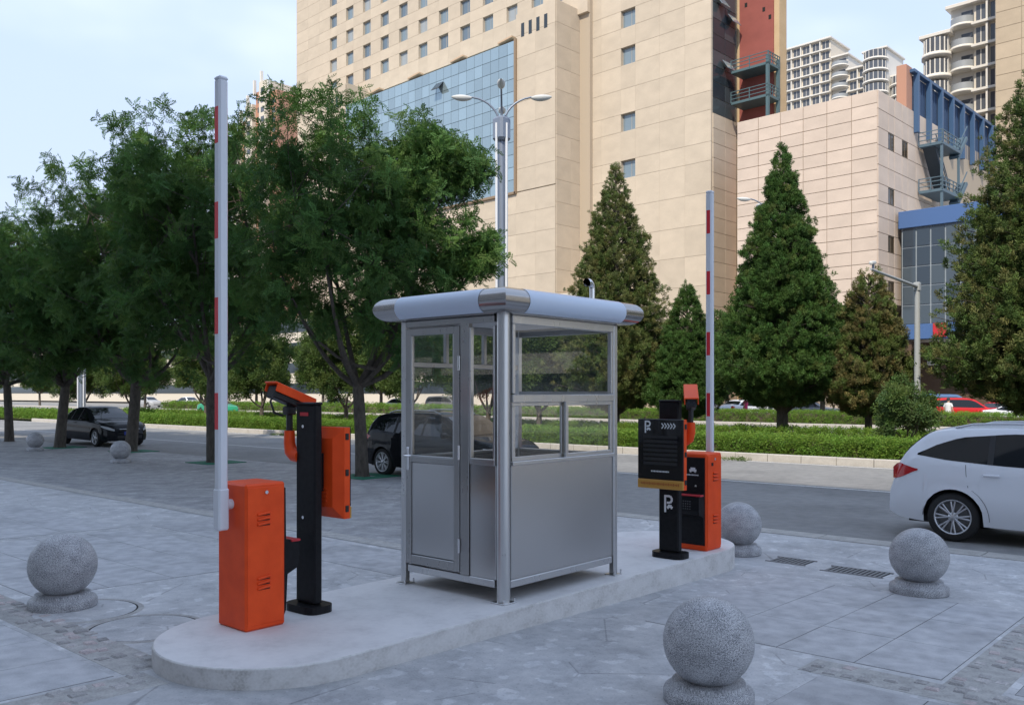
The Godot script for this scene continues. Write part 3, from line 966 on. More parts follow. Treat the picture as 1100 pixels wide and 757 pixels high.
	b.tube([Vector3(-0.18, -0.02, 0.03), Vector3(-0.20, -0.10, 0.04), Vector3(-0.13, -0.17, 0.03), Vector3(-0.03, -0.16, 0.01)], [0.009], 8)
	obj("cable", b, M.black_plastic, cam)


func ball(label: String, s: float, t: float) -> void:
	var o := thing("stone_ball", label, "bollard", P(s, t, gy(s)), fmod(s * 7.3 + t, 3.0), "granite ball bollards on the plaza")
	var b := MB.new()
	b.lathe([Vector2(0, 0.0), Vector2(0.265, 0.0), Vector2(0.272, 0.012), Vector2(0.272, 0.062), Vector2(0.262, 0.082), Vector2(0.235, 0.092), Vector2(0.222, 0.10), Vector2(0.218, 0.125), Vector2(0.0, 0.13)], 40)
	obj("base", b, M.granite, o)
	b = MB.new()
	var pr := []
	for i in 25:
		var a := -PI * 0.5 + PI * i / 24.0
		pr.append(Vector2(0.273 * cos(a), 0.358 + 0.268 * sin(a)))
	b.lathe(pr, 44)
	obj("ball", b, M.granite, o)


# ---------------------------------------------------------------- plants
func leaf(b: MB, at: Vector3, dir: Vector3, side: Vector3, ln: float, wd: float) -> void:
	var m := at + dir * ln * 0.45
	var up := dir.cross(side).normalized() * wd * 0.25
	b.tri(at, m + side * wd * 0.5 + up, at + dir * ln)
	b.tri(at, at + dir * ln, m - side * wd * 0.5 + up)


func rnd_dir(r: RandomNumberGenerator) -> Vector3:
	var z := r.randf_range(-1, 1)
	var a := r.randf() * TAU
	var q := sqrt(1.0 - z * z)
	return Vector3(q * cos(a), z, q * sin(a))


# feathered leaves of a locust tree on a short twig
func locust_spray(seed_: int) -> ArrayMesh:
	var r := RandomNumberGenerator.new()
	r.seed = seed_
	var b := MB.new()
	for k in 6:
		var d := (Vector3(0, 0.35, 0) + rnd_dir(r)).normalized()
		var base := Vector3(0, 0.05 * k, 0)
		var side := d.cross(rnd_dir(r)).normalized()
		var p := base
		for j in 7:
			var x := (j + 1) / 7.0
			p = base + d * 0.30 * x + Vector3(0, -0.09 * x * x, 0)
			var ln := 0.075 * (1.0 - 0.35 * absf(x - 0.5))
			for sg in [-1.0, 1.0]:
				leaf(b, p, (side * sg + d * 0.45 + rnd_dir(r) * 0.25).normalized(), d, ln, 0.034)
		leaf(b, p, d, side, 0.07, 0.032)
	return b.mesh()


# a plain clump of small leaves
func leaf_clump(seed_: int, count: int, radius: float, ln: float, wd: float) -> ArrayMesh:
	var r := RandomNumberGenerator.new()
	r.seed = seed_
	var b := MB.new()
	for k in count:
		var d := rnd_dir(r)
		var at := d * radius * pow(r.randf(), 0.5)
		var g := (d + rnd_dir(r) * 0.8 + Vector3(0, 0.3, 0)).normalized()
		leaf(b, at, g, g.cross(rnd_dir(r)).normalized(), ln * r.randf_range(0.7, 1.2), wd)
	return b.mesh()


# tufted sprays of a juniper, growing along +y
func juniper_tuft(seed_: int) -> ArrayMesh:
	var r := RandomNumberGenerator.new()
	r.seed = seed_
	var b := MB.new()
	for k in 46:
		var h := pow(r.randf(), 0.8)
		var d := (Vector3(0, 0.9, 0) + rnd_dir(r) * 0.95).normalized()
		var at := Vector3(r.randf_range(-0.10, 0.10), h * 0.26 - 0.08, r.randf_range(-0.10, 0.10))
		leaf(b, at, d, d.cross(rnd_dir(r)).normalized(), r.randf_range(0.09, 0.17), r.randf_range(0.028, 0.05))
	return b.mesh()


func aim(d: Vector3, roll: float, size: float) -> Basis:
	var y := d.normalized()
	var x := y.cross(Vector3(0.31, 0.2, 0.93)).normalized()
	return (Basis(x, y, x.cross(y)) * Basis(Vector3.UP, roll)).scaled(Vector3.ONE * size)


func branch(b: MB, a: Vector3, e: Vector3, r0: float, r1: float, r: RandomNumberGenerator, lift := 0.25, sides := 6) -> Array:
	var pts := []
	var rad := []
	var ln := a.distance_to(e)
	var bow := Vector3(r.randf_range(-1, 1), r.randf_range(-0.2, 0.5), r.randf_range(-1, 1)) * ln * 0.09 + Vector3(0, -ln * lift * 0.35, 0)
	for i in 6:
		var x := i / 5.0
		pts.append(a.lerp(e, x) + bow * 4.0 * x * (1.0 - x) * 0.8)
		rad.append(lerpf(r0, r1, pow(x, 0.8)))
	b.tube(pts, rad, sides, false)
	return pts


var sprays := {}


# o.h height, o.base crown bottom, o.r crown radius, o.lean, o.n clumps, o.tones
func broad_tree(called: String, label: String, at: Vector3, o: Dictionary, group: String) -> Node3D:
	var r := RandomNumberGenerator.new()
	r.seed = o.seed
	var t := thing(called, label, "tree", at, o.get("turn", r.randf() * TAU), group)
	var fork := Vector3(o.get("lean", 0.0), o.fork, 0.1 * r.randf_range(-1, 1))
	var tb := MB.new()
	var rt: float = o.trunk
	tb.tube([Vector3(0, -0.1, 0), Vector3(0.0, 0.08, 0), Vector3(fork.x * 0.25, fork.y * 0.4, fork.z * 0.6), fork * Vector3(0.7, 0.8, 1), fork + Vector3(0, 0.1, 0)], [rt * 1.45, rt * 1.1, rt * 0.95, rt * 0.9, rt * 0.8], 12, false)
	obj("trunk", tb, M.bark, t)
	var lb := MB.new()
	var crown_mid: float = (o.base + o.h) * 0.5
	var half: float = (o.h - o.base) * 0.5
	# lobes of the crown
	var lobes := []
	for i in o.lobes:
		var a = TAU * i * 0.382 + r.randf_range(-0.3, 0.3)
		var f = (i + 0.5) / o.lobes
		var y := lerpf(o.base + 0.35 * half, o.h - 0.30 * half, f)
		var q := sqrt(maxf(0.05, 1.0 - pow((y - crown_mid) / half, 2.0)))
		var rr: float = o.r * q * r.randf_range(0.35, 0.72)
		var c := Vector3(cos(a) * rr + fork.x, y, sin(a) * rr)
		lobes.append([c, o.r * r.randf_range(0.36, 0.52)])
	for x in o.get("extra", []):
		lobes.append(x)
	var limb_pts := []
	for i in lobes.size():
		var c: Vector3 = lobes[i][0]
		var start := fork if i % 2 == 0 or limb_pts.is_empty() else limb_pts[r.randi() % limb_pts.size()] as Vector3
		if start.y > c.y:
			start = fork
		var pts := branch(lb, start, c, rt * (0.55 if start == fork else 0.34), 0.022, r, 0.5)
		limb_pts.append_array(pts.slice(2))
	var where := []
	var tints := []
	var tones: Array = o.tones
	for i in o.n:
		var lo: Array = lobes[r.randi() % lobes.size()]
		var d := rnd_dir(r)
		var rad: float = lo[1] * pow(r.randf(), 0.45)
		var c: Vector3 = lo[0] + d * rad * Vector3(1.1, 0.85, 1.1)
		if c.y < o.base - 0.2 * r.randf():
			continue
		# twig to the nearest limb
		if i % 3 == 0:
			var best: Vector3 = limb_pts[0]
			for k in 8:
				var q: Vector3 = limb_pts[r.randi() % limb_pts.size()]
				if q.distance_squared_to(c) < best.distance_squared_to(c):
					best = q
			if best.distance_to(c) < o.r * 0.9:
				lb.tube([best, best.lerp(c, 0.5) + rnd_dir(r) * 0.08, c], [0.017, 0.011, 0.005], 4, false)
		var tone: Color = tones[r.randi() % tones.size()]
		for k in o.per:
			var p = c + rnd_dir(r) * r.randf() * o.clump
			var dir := (d * 0.7 + rnd_dir(r) * 0.7 + Vector3(0, 0.25, 0)).normalized()
			where.append(Transform3D(aim(dir, r.randf() * TAU, o.leaf * r.randf_range(0.75, 1.2)), p))
			var q := r.randf_range(0.75, 1.25)
			tints.append(Color(tone.r * q * r.randf_range(0.85, 1.15), tone.g * q, tone.b * q))
	obj("limbs", lb, M.bark, t)
	swarm("crown", sprays[o.kind], M.leaf, where, tints, t).set_meta("kind", "stuff")
	return t


func juniper(label: String, at: Vector3, o: Dictionary) -> Node3D:
	var r := RandomNumberGenerator.new()
	r.seed = o.seed
	var t := thing("juniper_tree", label, "tree", at, r.randf() * TAU, "conical junipers planted along the road")
	var tb := MB.new()
	tb.tube([Vector3(0, -0.1, 0), Vector3(0, 0.15, 0), Vector3(0.03, o.h * 0.3, 0), Vector3(0, o.h * 0.97, 0)], [o.trunk * 1.3, o.trunk, o.trunk * 0.75, 0.015], 10, false)
	if o.get("twin", false):
		tb.tube([Vector3(0.42, -0.1, 0.15), Vector3(0.38, 0.8, 0.15), Vector3(0.42, o.h * 0.25, 0.1), Vector3(0.2, o.h * 0.5, 0)], [o.trunk * 0.8, o.trunk * 0.6, o.trunk * 0.5, 0.03], 8, false)
	obj("trunk", tb, M.bark, t)
	var lb := MB.new()
	var f := FastNoiseLite.new()
	f.seed = o.seed
	f.frequency = 0.62
	f.fractal_octaves = 3
	var where := []
	var tints := []
	var tones: Array = o.tones
	var span: float = o.h - o.base
	var n: int = o.n
	for i in n:
		# even over the surface: more clumps low down
		var x := 1.0 - sqrt(r.randf())
		x = clampf(x, 0.0, 0.995)
		var y: float = o.base + span * x
		var a := r.randf() * TAU
		var shape := pow(1.0 - x, o.get("power", 0.8)) * clampf((x + 0.05) / 0.16, 0.35, 1.0)
		var rough = 1.0 + o.get("rough", 0.35) * f.get_noise_3d(cos(a) * 3.0 * (1.0 - x) * o.r, y * 1.6, sin(a) * 3.0 * (1.0 - x) * o.r)
		var full: float = maxf(o.r * shape * rough, 0.10)
		var q := sqrt(r.randf_range(0.30, 1.0)) * (1.0 if r.randf() > 0.06 else r.randf_range(1.0, 1.16))
		var p := Vector3(cos(a) * full * q, y + r.randf_range(-0.15, 0.15), sin(a) * full * q)
		if q > 0.62 and f.get_noise_3d(p.x * 1.1 + 9.0, p.y * 1.7, p.z * 1.1) < -0.20:
			continue
		var dir := Vector3(cos(a) * 0.8, 0.75 + 0.5 * x, sin(a) * 0.8) + rnd_dir(r) * 0.45
		where.append(Transform3D(aim(dir, r.randf() * TAU, o.tuft * r.randf_range(0.7, 1.25) * lerpf(1.0, 0.75, x)), p))
		var patch := f.get_noise_3d(p.x * 2.0 + 50.0, p.y * 2.0, p.z * 2.0)
		var tone: Color = tones[0] if patch < o.get("brown", 0.25) else tones[1]
		var k := r.randf_range(0.65, 1.3)
		tints.append(Color(tone.r * k * r.randf_range(0.88, 1.15), tone.g * k, tone.b * k))
		if i % 12 == 0:
			lb.tube([Vector3(0, y - full * 0.45, 0).clamp(Vector3(0, 0.3, 0), Vector3(0, o.h, 0)), Vector3(p.x * 0.5, y - full * 0.1, p.z * 0.5), p], [0.035, 0.022, 0.008], 4, false)
	obj("limbs", lb, M.bark, t)
	swarm("crown", sprays.juniper, M.needle, where, tints, t).set_meta("kind", "stuff")
	return t


func hedge(label: String, s0: float, s1: float, t0: float, t1: float, y0: float, y1: float, per_m: float, seed_: int, tone: Color) -> void:
	var r := RandomNumberGenerator.new()
	r.seed = seed_
	var o := thing("hedge", label, "hedge", P((s0 + s1) * 0.5, (t0 + t1) * 0.5, y0), TURN, "clipped hedges along the road")
	var ln := t1 - t0
	var w := s1 - s0
	var h := y1 - y0
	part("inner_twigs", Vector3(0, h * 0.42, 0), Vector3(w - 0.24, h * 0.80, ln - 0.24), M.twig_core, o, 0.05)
	var f := FastNoiseLite.new()
	f.seed = seed_
	f.frequency = 0.5
	var where := []
	var tints := []
	var z := 0.0
	while z < ln:
		# thin out with the distance from the plaza
		var far := maxf(0.25, 1.0 - maxf(0.0, (t0 + z) - 22.0) / 45.0)
		var n := int(per_m * far * 0.25 + r.randf())
		for i in n:
			var q := r.randf()
			var zz := z + r.randf() * 0.25
			var bump := f.get_noise_2d(zz * 2.0, seed_) * 0.07
			var p: Vector3
			if q < 0.40:
				p = Vector3(-w * 0.5 + r.randf_range(-0.03, 0.10) - bump, r.randf_range(0.02, h), 0)
			elif q < 0.86:
				p = Vector3(r.randf_range(-w, w) * 0.5, h + bump + r.randf_range(-0.09, 0.03), 0)
			else:
				p = Vector3(w * 0.5 - r.randf_range(-0.03, 0.10), r.randf_range(0.02, h), 0)
			p.z = ln * 0.5 - zz
			where.append(Transform3D(aim(rnd_dir(r) + Vector3(0, 0.6, 0), r.randf() * TAU, r.randf_range(0.75, 1.25) / sqrt(far)), p))
			var k := r.randf_range(0.7, 1.3)
			tints.append(Color(tone.r * k * r.randf_range(0.85, 1.15), tone.g * k, tone.b * k))
		z += 0.25
	var sw := swarm("leaves", sprays.hedge, M.hedge_leaf, where, tints, o)
	sw.set_meta("kind", "stuff")


func plants() -> void:
	sprays.locust = locust_spray(3)
	sprays.broad = leaf_clump(4, 34, 0.20, 0.12, 0.055)
	sprays.hedge = leaf_clump(5, 26, 0.11, 0.06, 0.032)
	sprays.juniper = juniper_tuft(6)
	var dark := [Color(0.070, 0.150, 0.038), Color(0.088, 0.175, 0.044), Color(0.110, 0.205, 0.052), Color(0.060, 0.130, 0.036)]
	var y := gy(5.0)
	var rowg := "locust trees in a row at the plaza edge"
	var rows := [
		["locust tree behind the orange-backed reader, one long branch reaching towards the lamp", 7.88, 11.5, {"seed": 21, "turn": 0.0, "extra": [[Vector3(2.75, 5.1, 0.2), 0.42], [Vector3(2.1, 5.0, 0.1), 0.5], [Vector3(2.3, 7.1, 0.1), 0.5], [Vector3(1.7, 7.4, 0.0), 0.6]], "h": 8.9, "base": 2.5, "r": 2.8, "fork": 2.1, "trunk": 0.15, "lobes": 15}],
		["locust tree whose trunk stands behind the boom of the louvred cabinet", 7.75, 17.9, {"seed": 22, "h": 9.9, "base": 2.6, "r": 3.3, "fork": 2.3, "trunk": 0.16, "lobes": 15}],
		["locust tree at the headlamps of the black saloon", 8.4, 24.2, {"seed": 23, "h": 9.2, "base": 2.2, "r": 3.6, "fork": 2.2, "trunk": 0.19, "lobes": 13}],
		["leaning locust tree at the boot of the black saloon", 7.72, 28.2, {"seed": 24, "h": 9.0, "base": 2.2, "r": 3.5, "fork": 2.2, "trunk": 0.18, "lobes": 13}],
		["slim locust tree beyond the leaning one in the plaza row", 8.1, 34.1, {"seed": 25, "h": 8.8, "base": 2.2, "r": 3.7, "fork": 2.3, "trunk": 0.17, "lobes": 12}],
		["last locust tree of the plaza row, only its crown in sight", 8.1, 40.3, {"seed": 26, "h": 8.6, "base": 2.2, "r": 3.7, "fork": 2.3, "trunk": 0.16, "lobes": 12}],
	]
	for i in rows.size():
		var o: Dictionary = rows[i][3]
		o.merge({"kind": "locust", "tones": dark, "n": 540, "per": 6, "clump": 0.30, "leaf": 0.95, "lean": [-0.1, 0.1, 0.15, -0.25, 0.1, 0.0][i]})
		var t := broad_tree("locust_tree", rows[i][0], P(rows[i][1], rows[i][2], y), o, rowg)
		if i < 4:
			var g := thing("tree_pit_cover", ["green mat round the pale locust trunk", "green mat at the locust trunk behind the louvred cabinet boom", "green mat under the locust by the headlamps", "green mat round the leaning locust trunk"][i], "tree pit", P(rows[i][1] + 0.1, rows[i][2], gy(5.0)), TURN, "green mats round the plaza trees")
			for q in [[-0.42, 0.0, 0.36, 1.2], [0.42, 0.0, 0.36, 1.2], [0.0, 0.42, 0.47, 0.36], [0.0, -0.42, 0.47, 0.36]]:
				part("mat_panel", Vector3(q[0], 0.012, q[1]), Vector3(q[2], 0.02, q[3]), M.green_mat, g, 0.004)
	# conical junipers
	var jg := [Color(0.062, 0.128, 0.030), Color(0.105, 0.150, 0.040)]
	var jb := [Color(0.105, 0.150, 0.040), Color(0.165, 0.155, 0.060)]
	var jy := [Color(0.100, 0.145, 0.040), Color(0.140, 0.160, 0.055)]
	var my := ROAD_Y + 0.12
	juniper("tall dense dark green juniper cone on two trunks in the median", P(25.4, 9.1, my), {"seed": 31, "h": 10.9, "base": 1.45, "r": 2.55, "trunk": 0.22, "n": 16000, "tuft": 0.70, "tones": jg, "twin": true, "power": 0.82, "rough": 0.42, "brown": 0.35})
	juniper("loose yellow-green juniper cone rising behind the booth roof", P(25.6, 16.6, my), {"seed": 32, "h": 11.6, "base": 1.3, "r": 2.9, "trunk": 0.2, "n": 11000, "tuft": 0.74, "tones": jy, "power": 0.85, "rough": 0.6, "brown": 0.0})
	juniper("short dark juniper between the two tall cones", P(25.5, 13.1, my), {"seed": 33, "h": 6.2, "base": 1.0, "r": 1.7, "trunk": 0.14, "n": 5600, "tuft": 0.70, "tones": jg, "power": 0.7, "rough": 0.3, "brown": 0.5})
	juniper("small bronze-tinged juniper beside the camera pole", P(26.1, 6.25, my), {"seed": 34, "h": 6.2, "base": 1.2, "r": 1.65, "trunk": 0.14, "n": 6000, "tuft": 0.70, "tones": jb, "power": 0.55, "rough": 0.45, "brown": 0.0})
	juniper("huge bronze-tipped juniper above the white estate car", P(25.0, 0.35, my), {"seed": 35, "h": 12.6, "base": 1.3, "r": 3.35, "trunk": 0.22, "n": 17000, "tuft": 0.78, "tones": [Color(0.088, 0.138, 0.036), Color(0.130, 0.145, 0.048)], "power": 0.62, "rough": 0.6, "brown": 0.15})
	juniper("dark juniper past the big bronze-tipped one", P(25.2, -7.5, my), {"seed": 36, "h": 9.0, "base": 1.3, "r": 2.6, "trunk": 0.2, "n": 4500, "tuft": 1.2, "tones": jg, "power": 0.75, "rough": 0.4, "brown": 0.3})
	juniper("last dark juniper of the median before the crossing", P(25.2, -15.0, my), {"seed": 37, "h": 9.5, "base": 1.3, "r": 2.8, "trunk": 0.2, "n": 4500, "tuft": 1.2, "tones": jg, "power": 0.75, "rough": 0.4, "brown": 0.3})
	# broad trees and shrubs in the median and over the road
	var mid := [Color(0.075, 0.125, 0.030), Color(0.095, 0.145, 0.036), Color(0.060, 0.105, 0.028)]
	var mg := "leafy trees in the median"
	var list := [[24.0, 22.5, 6.2, 2.0], [23.4, 27.5, 6.4, 2.1], [24.2, 33.0, 6.8, 2.4], [23.6, 40.0, 6.0, 2.4], [24.4, 47.5, 6.2, 2.4], [23.5, 56.0, 5.6, 2.4], [24.5, 66.0, 6.0, 2.6], [24.2, 19.6, 5.2, 1.7]]
	var mlab := ["leafy median tree seen through the booth beside the door post", "leafy median tree at the corner of the booth over the dark parked car", "leafy median tree over the orange back of the orange-backed display", "leafy median tree just behind the orange hood of the orange-backed reader", "leafy median tree on the road side of the louvred cabinet boom", "leafy median tree over the saloon roof", "farthest leafy tree of the median row, by the pale pole", "small leafy median tree seen through the booth upper window"]
	for i in list.size():
		var l: Array = list[i]
		broad_tree("median_tree", mlab[i], P(l[0], l[1], my), {"seed": 50 + i, "h": l[2], "base": 1.3, "r": l[3], "fork": 1.0, "trunk": 0.13, "lobes": 9, "kind": "broad", "tones": mid, "n": 330, "per": 5, "clump": 0.30, "leaf": 1.05}, mg)
	# trees beyond the far carriageway close the view
	var fg := "trees beyond the far carriageway"
	for i in 15:
		var t: float = [25.0, 33.0, 41.0, 50.0, 59.0, 69.0, 80.0, 92.0, 106.0, 17.5, 30.0, 122.0, 140.0, 160.0, -8.0][i]
		var s: float = [48.5, 49.5, 48.8, 49.2, 48.6, 49.5, 48.8, 49.0, 49.0, 50.0, 61.0, 48.0, 49.0, 48.0, 49.0][i]
		broad_tree("roadside_tree", "leafy tree in the row beyond the far carriageway", P(s, t, ROAD_Y), {"seed": 70 + i, "h": 7.2 + 0.5 * (i % 3), "base": 1.9, "r": 3.1, "fork": 1.8, "trunk": 0.17, "lobes": 10, "kind": "broad", "tones": mid, "n": 340, "per": 5, "clump": 0.45, "leaf": 1.7}, fg)
	broad_tree("young_shrub", "sparse young shrub behind the white estate car", P(21.9, 3.7, my), {"seed": 91, "h": 2.1, "base": 0.5, "r": 0.95, "fork": 0.4, "trunk": 0.035, "lobes": 7, "kind": "broad", "tones": [Color(0.10, 0.16, 0.045), Color(0.085, 0.14, 0.05)], "n": 130, "per": 4, "clump": 0.2, "leaf": 0.75}, "")
	# hedges
	hedge("bright clipped hedge directly behind the median kerb", 19.2, 20.4, -12.0, 75.0, my - 0.05, my + 0.52, 230.0, 41, Color(0.150, 0.260, 0.040))
	hedge("shaded clipped hedge under the junipers at the back of the median", 24.4, 25.4, -12.0, 60.0, my - 0.05, my + 0.55, 130.0, 42, Color(0.150, 0.260, 0.040))
	hedge("clipped hedge on the far side of the far carriageway", 45.6, 47.0, -8.0, 95.0, ROAD_Y + 0.1, ROAD_Y + 0.85, 120.0, 43, Color(0.150, 0.260, 0.040))
	# weeds at the kerb
	var r := RandomNumberGenerator.new()
	r.seed = 77
	for q in [[18.35, 30.0], [18.35, 7.9]]:
		var where := []
		var tints := []
		for i in 60:
			where.append(Transform3D(aim(Vector3(0, 1, 0) + rnd_dir(r) * 0.5, r.randf() * TAU, r.randf_range(0.4, 0.9)), Vector3(r.randf_range(-0.2, 0.2), 0.03, r.randf_range(-0.9, 0.9))))
			tints.append(Color(0.10, 0.16, 0.04) * r.randf_range(0.7, 1.2))
		var o := thing("weeds", "weeds in the gutter beyond the orange-backed reader" if q[1] > 20 else "weeds in the gutter beyond the black-fronted cabinet", "weeds", P(q[0], q[1], ROAD_Y))
		swarm("blades", sprays.hedge, M.hedge_leaf, where, tints, o).set_meta("kind", "stuff")


# ---------------------------------------------------------------- cars
func along(keys: Array, x: float) -> float:
	var s := 0.0
	for d in [-0.05, 0.0, 0.05]:
		var q: float = x + d
		if q <= keys[0][0]:
			s += keys[0][1]
			continue
		var got := false
		for i in keys.size() - 1:
			if q <= keys[i + 1][0]:
				s += lerpf(keys[i][1], keys[i + 1][1], (q - keys[i][0]) / (keys[i + 1][0] - keys[i][0]))
				got = true
				break
		if not got:
			s += keys[keys.size() - 1][1]
	return s / 3.0


# half width of the body at x and y
func car_z(c: Dictionary, x: float, y: float) -> float:
	var top := along(c.top, x)
	var belt := minf(along(c.belt, x), top - 0.06)
	var w := along(c.plan, x)
	if y <= belt:
		var f := clampf((y - 0.18) / maxf(belt - 0.18, 0.1), 0.0, 1.0)
		return w * (0.925 + 0.075 * sin(PI * 0.5 * clampf(f * 1.9, 0.0, 1.0)) - 0.035 * pow(maxf(f - 0.5, 0.0) * 2.0, 2.0) - (0.012 if f > 0.62 and f < 0.70 else 0.0))
	var cab := clampf((top - belt) / (c.height - belt), 0.0, 1.0)
	var wr := lerpf(w * 0.90, c.roof_w, cab)
	var f2 := clampf((y - belt) / maxf(top - 0.05 - belt, 0.02), 0.0, 1.0)
	return lerpf(w * 0.965, wr, f2)


func car_section(c: Dictionary, x: float) -> PackedVector3Array:
	var top := along(c.top, x)
	var belt := minf(along(c.belt, x), top - 0.06)
	var yb: float = along(c.sill, x)
	for wx in c.wheels:
		var d: float = absf(x - wx)
		if d < c.arch:
			yb = maxf(yb, c.radius + sqrt(c.arch * c.arch - d * d))
	yb = minf(yb, belt - 0.05)
	var row := PackedVector3Array()
	for i in 9:
		var y := lerpf(yb, belt, i / 8.0)
		row.append(Vector3(x, y, car_z(c, x, y)))
	for i in 5:
		var y := lerpf(belt, top - 0.05, (i + 1) / 5.0)
		row.append(Vector3(x, y, car_z(c, x, y)))
	var zr := car_z(c, x, top - 0.05)
	for i in 6:
		var a := PI * 0.5 * (i + 1) / 6.0
		row.append(Vector3(x, top - 0.05 + 0.05 * sin(a) + (0.0 if i < 5 else 0.0), zr * (1.0 - 0.16 * sin(a) - 0.84 * pow((i + 1) / 6.0, 2.2))))
	return row


var car_meshes := {}


func stations(c: Dictionary) -> Array:
	var xs := []
	var x: float = -c.length * 0.5
	while x < c.length * 0.5 - 0.01:
		xs.append(x)
		x += 0.07
	xs.append(c.length * 0.5)
	for wx in c.wheels:
		for e in [-c.arch, -c.arch + 0.012, -c.arch + 0.05, c.arch - 0.05, c.arch - 0.012, c.arch]:
			xs.append(wx + e)
	xs.sort()
	return xs


# patch on the flank between two heights given as functions of x
func flank(c: Dictionary, x0: float, x1: float, lo: Array, hi: Array, off: float) -> MB:
	var b := MB.new()
	for sd in [1.0, -1.0]:
		var rows := []
		for i in 25:
			var x := lerpf(x0, x1, i / 24.0)
			var y0 := along(lo, x)
			var y1 := maxf(along(hi, x), y0 + 0.002)
			var row := PackedVector3Array()
			for j in 7:
				var y := lerpf(y0, y1, j / 6.0)
				row.append(Vector3(x, y, sd * (car_z(c, x, y) + off)))
			rows.append(row)
		b.grid(rows)
	return b


# patch on the top skin: windscreen or rear window
func screen(c: Dictionary, x0: float, x1: float, off: float, inset := 0.07) -> MB:
	var b := MB.new()
	var rows := []
	for i in 13:
		var x := lerpf(x0, x1, i / 12.0)
		var top := along(c.top, x)
		var sl := (along(c.top, x + 0.05) - along(c.top, x - 0.05)) / 0.1
		var nrm := Vector3(-sl, 1, 0).normalized()
		var zr := car_z(c, x, top - 0.05) - inset
		var row := PackedVector3Array()
		for j in 9:
			var z := lerpf(-zr, zr, j / 8.0)
			row.append(Vector3(x, top - 0.028 * pow(absf(z) / (zr + inset), 2.0), z) + nrm * off)
		rows.append(row)
	b.grid(rows)
	return b


func wheel(c: Dictionary, spokes: int) -> Array:
	# returns tyre and rim meshes, axle along z
	if car_meshes.has(["wheel", c.radius, spokes]):
		return car_meshes[["wheel", c.radius, spokes]]
	var rad: float = c.radius
	var hw := 0.105
	var rr := rad * 0.715
	var turnz := Basis(Vector3.RIGHT, PI * 0.5)
	var t := MB.new()
	t.lathe([Vector2(rr - 0.01, -hw), Vector2(rad * 0.90, -hw - 0.004), Vector2(rad * 0.975, -hw + 0.022), Vector2(rad, -hw + 0.055), Vector2(rad, hw - 0.055), Vector2(rad * 0.975, hw - 0.022), Vector2(rad * 0.90, hw + 0.004), Vector2(rr - 0.01, hw)], 40)
	for i in t.v.size():
		t.v[i] = turnz * t.v[i]
		t.n[i] = turnz * t.n[i]
	var m := MB.new()
	m.lathe([Vector2(rr - 0.012, -hw + 0.01), Vector2(rr + 0.002, -hw - 0.001), Vector2(rr + 0.002, hw + 0.002), Vector2(rr - 0.010, hw + 0.005), Vector2(rr - 0.022, hw - 0.01), Vector2(rr - 0.03, hw - 0.06)], 40)
	m.lathe([Vector2(0.0, hw - 0.004), Vector2(0.03, hw - 0.004), Vector2(0.034, hw - 0.012), Vector2(0.06, hw - 0.014), Vector2(0.066, hw - 0.03)], 20)
	for i in m.v.size():
		m.v[i] = turnz * m.v[i]
		m.n[i] = turnz * m.n[i]
	for i in spokes:
		for q in [-0.10, 0.10]:
			var a: float = TAU * i / spokes + q
			var bs := Basis(Vector3(0, 0, 1), a + q * 0.6)
			m.box(Basis(Vector3(0, 0, 1), a) * Vector3(rr * 0.52, 0, hw - 0.018), Vector3(rr * 0.90, rr * 0.085, 0.02), 0.004, bs)
	var w := MB.new()
	w.lathe([Vector2(0.0, -0.02), Vector2(rr - 0.02, -0.02)], 24)
	w.lathe([Vector2(0.0, 0.02), Vector2(rr - 0.02, 0.02)], 24)
	for i in w.v.size():
		w.v[i] = turnz * w.v[i]
		w.n[i] = turnz * w.n[i]
	var res := [t.mesh(), m.mesh(), w.mesh()]
	car_meshes[["wheel", c.radius, spokes]] = res
	return res


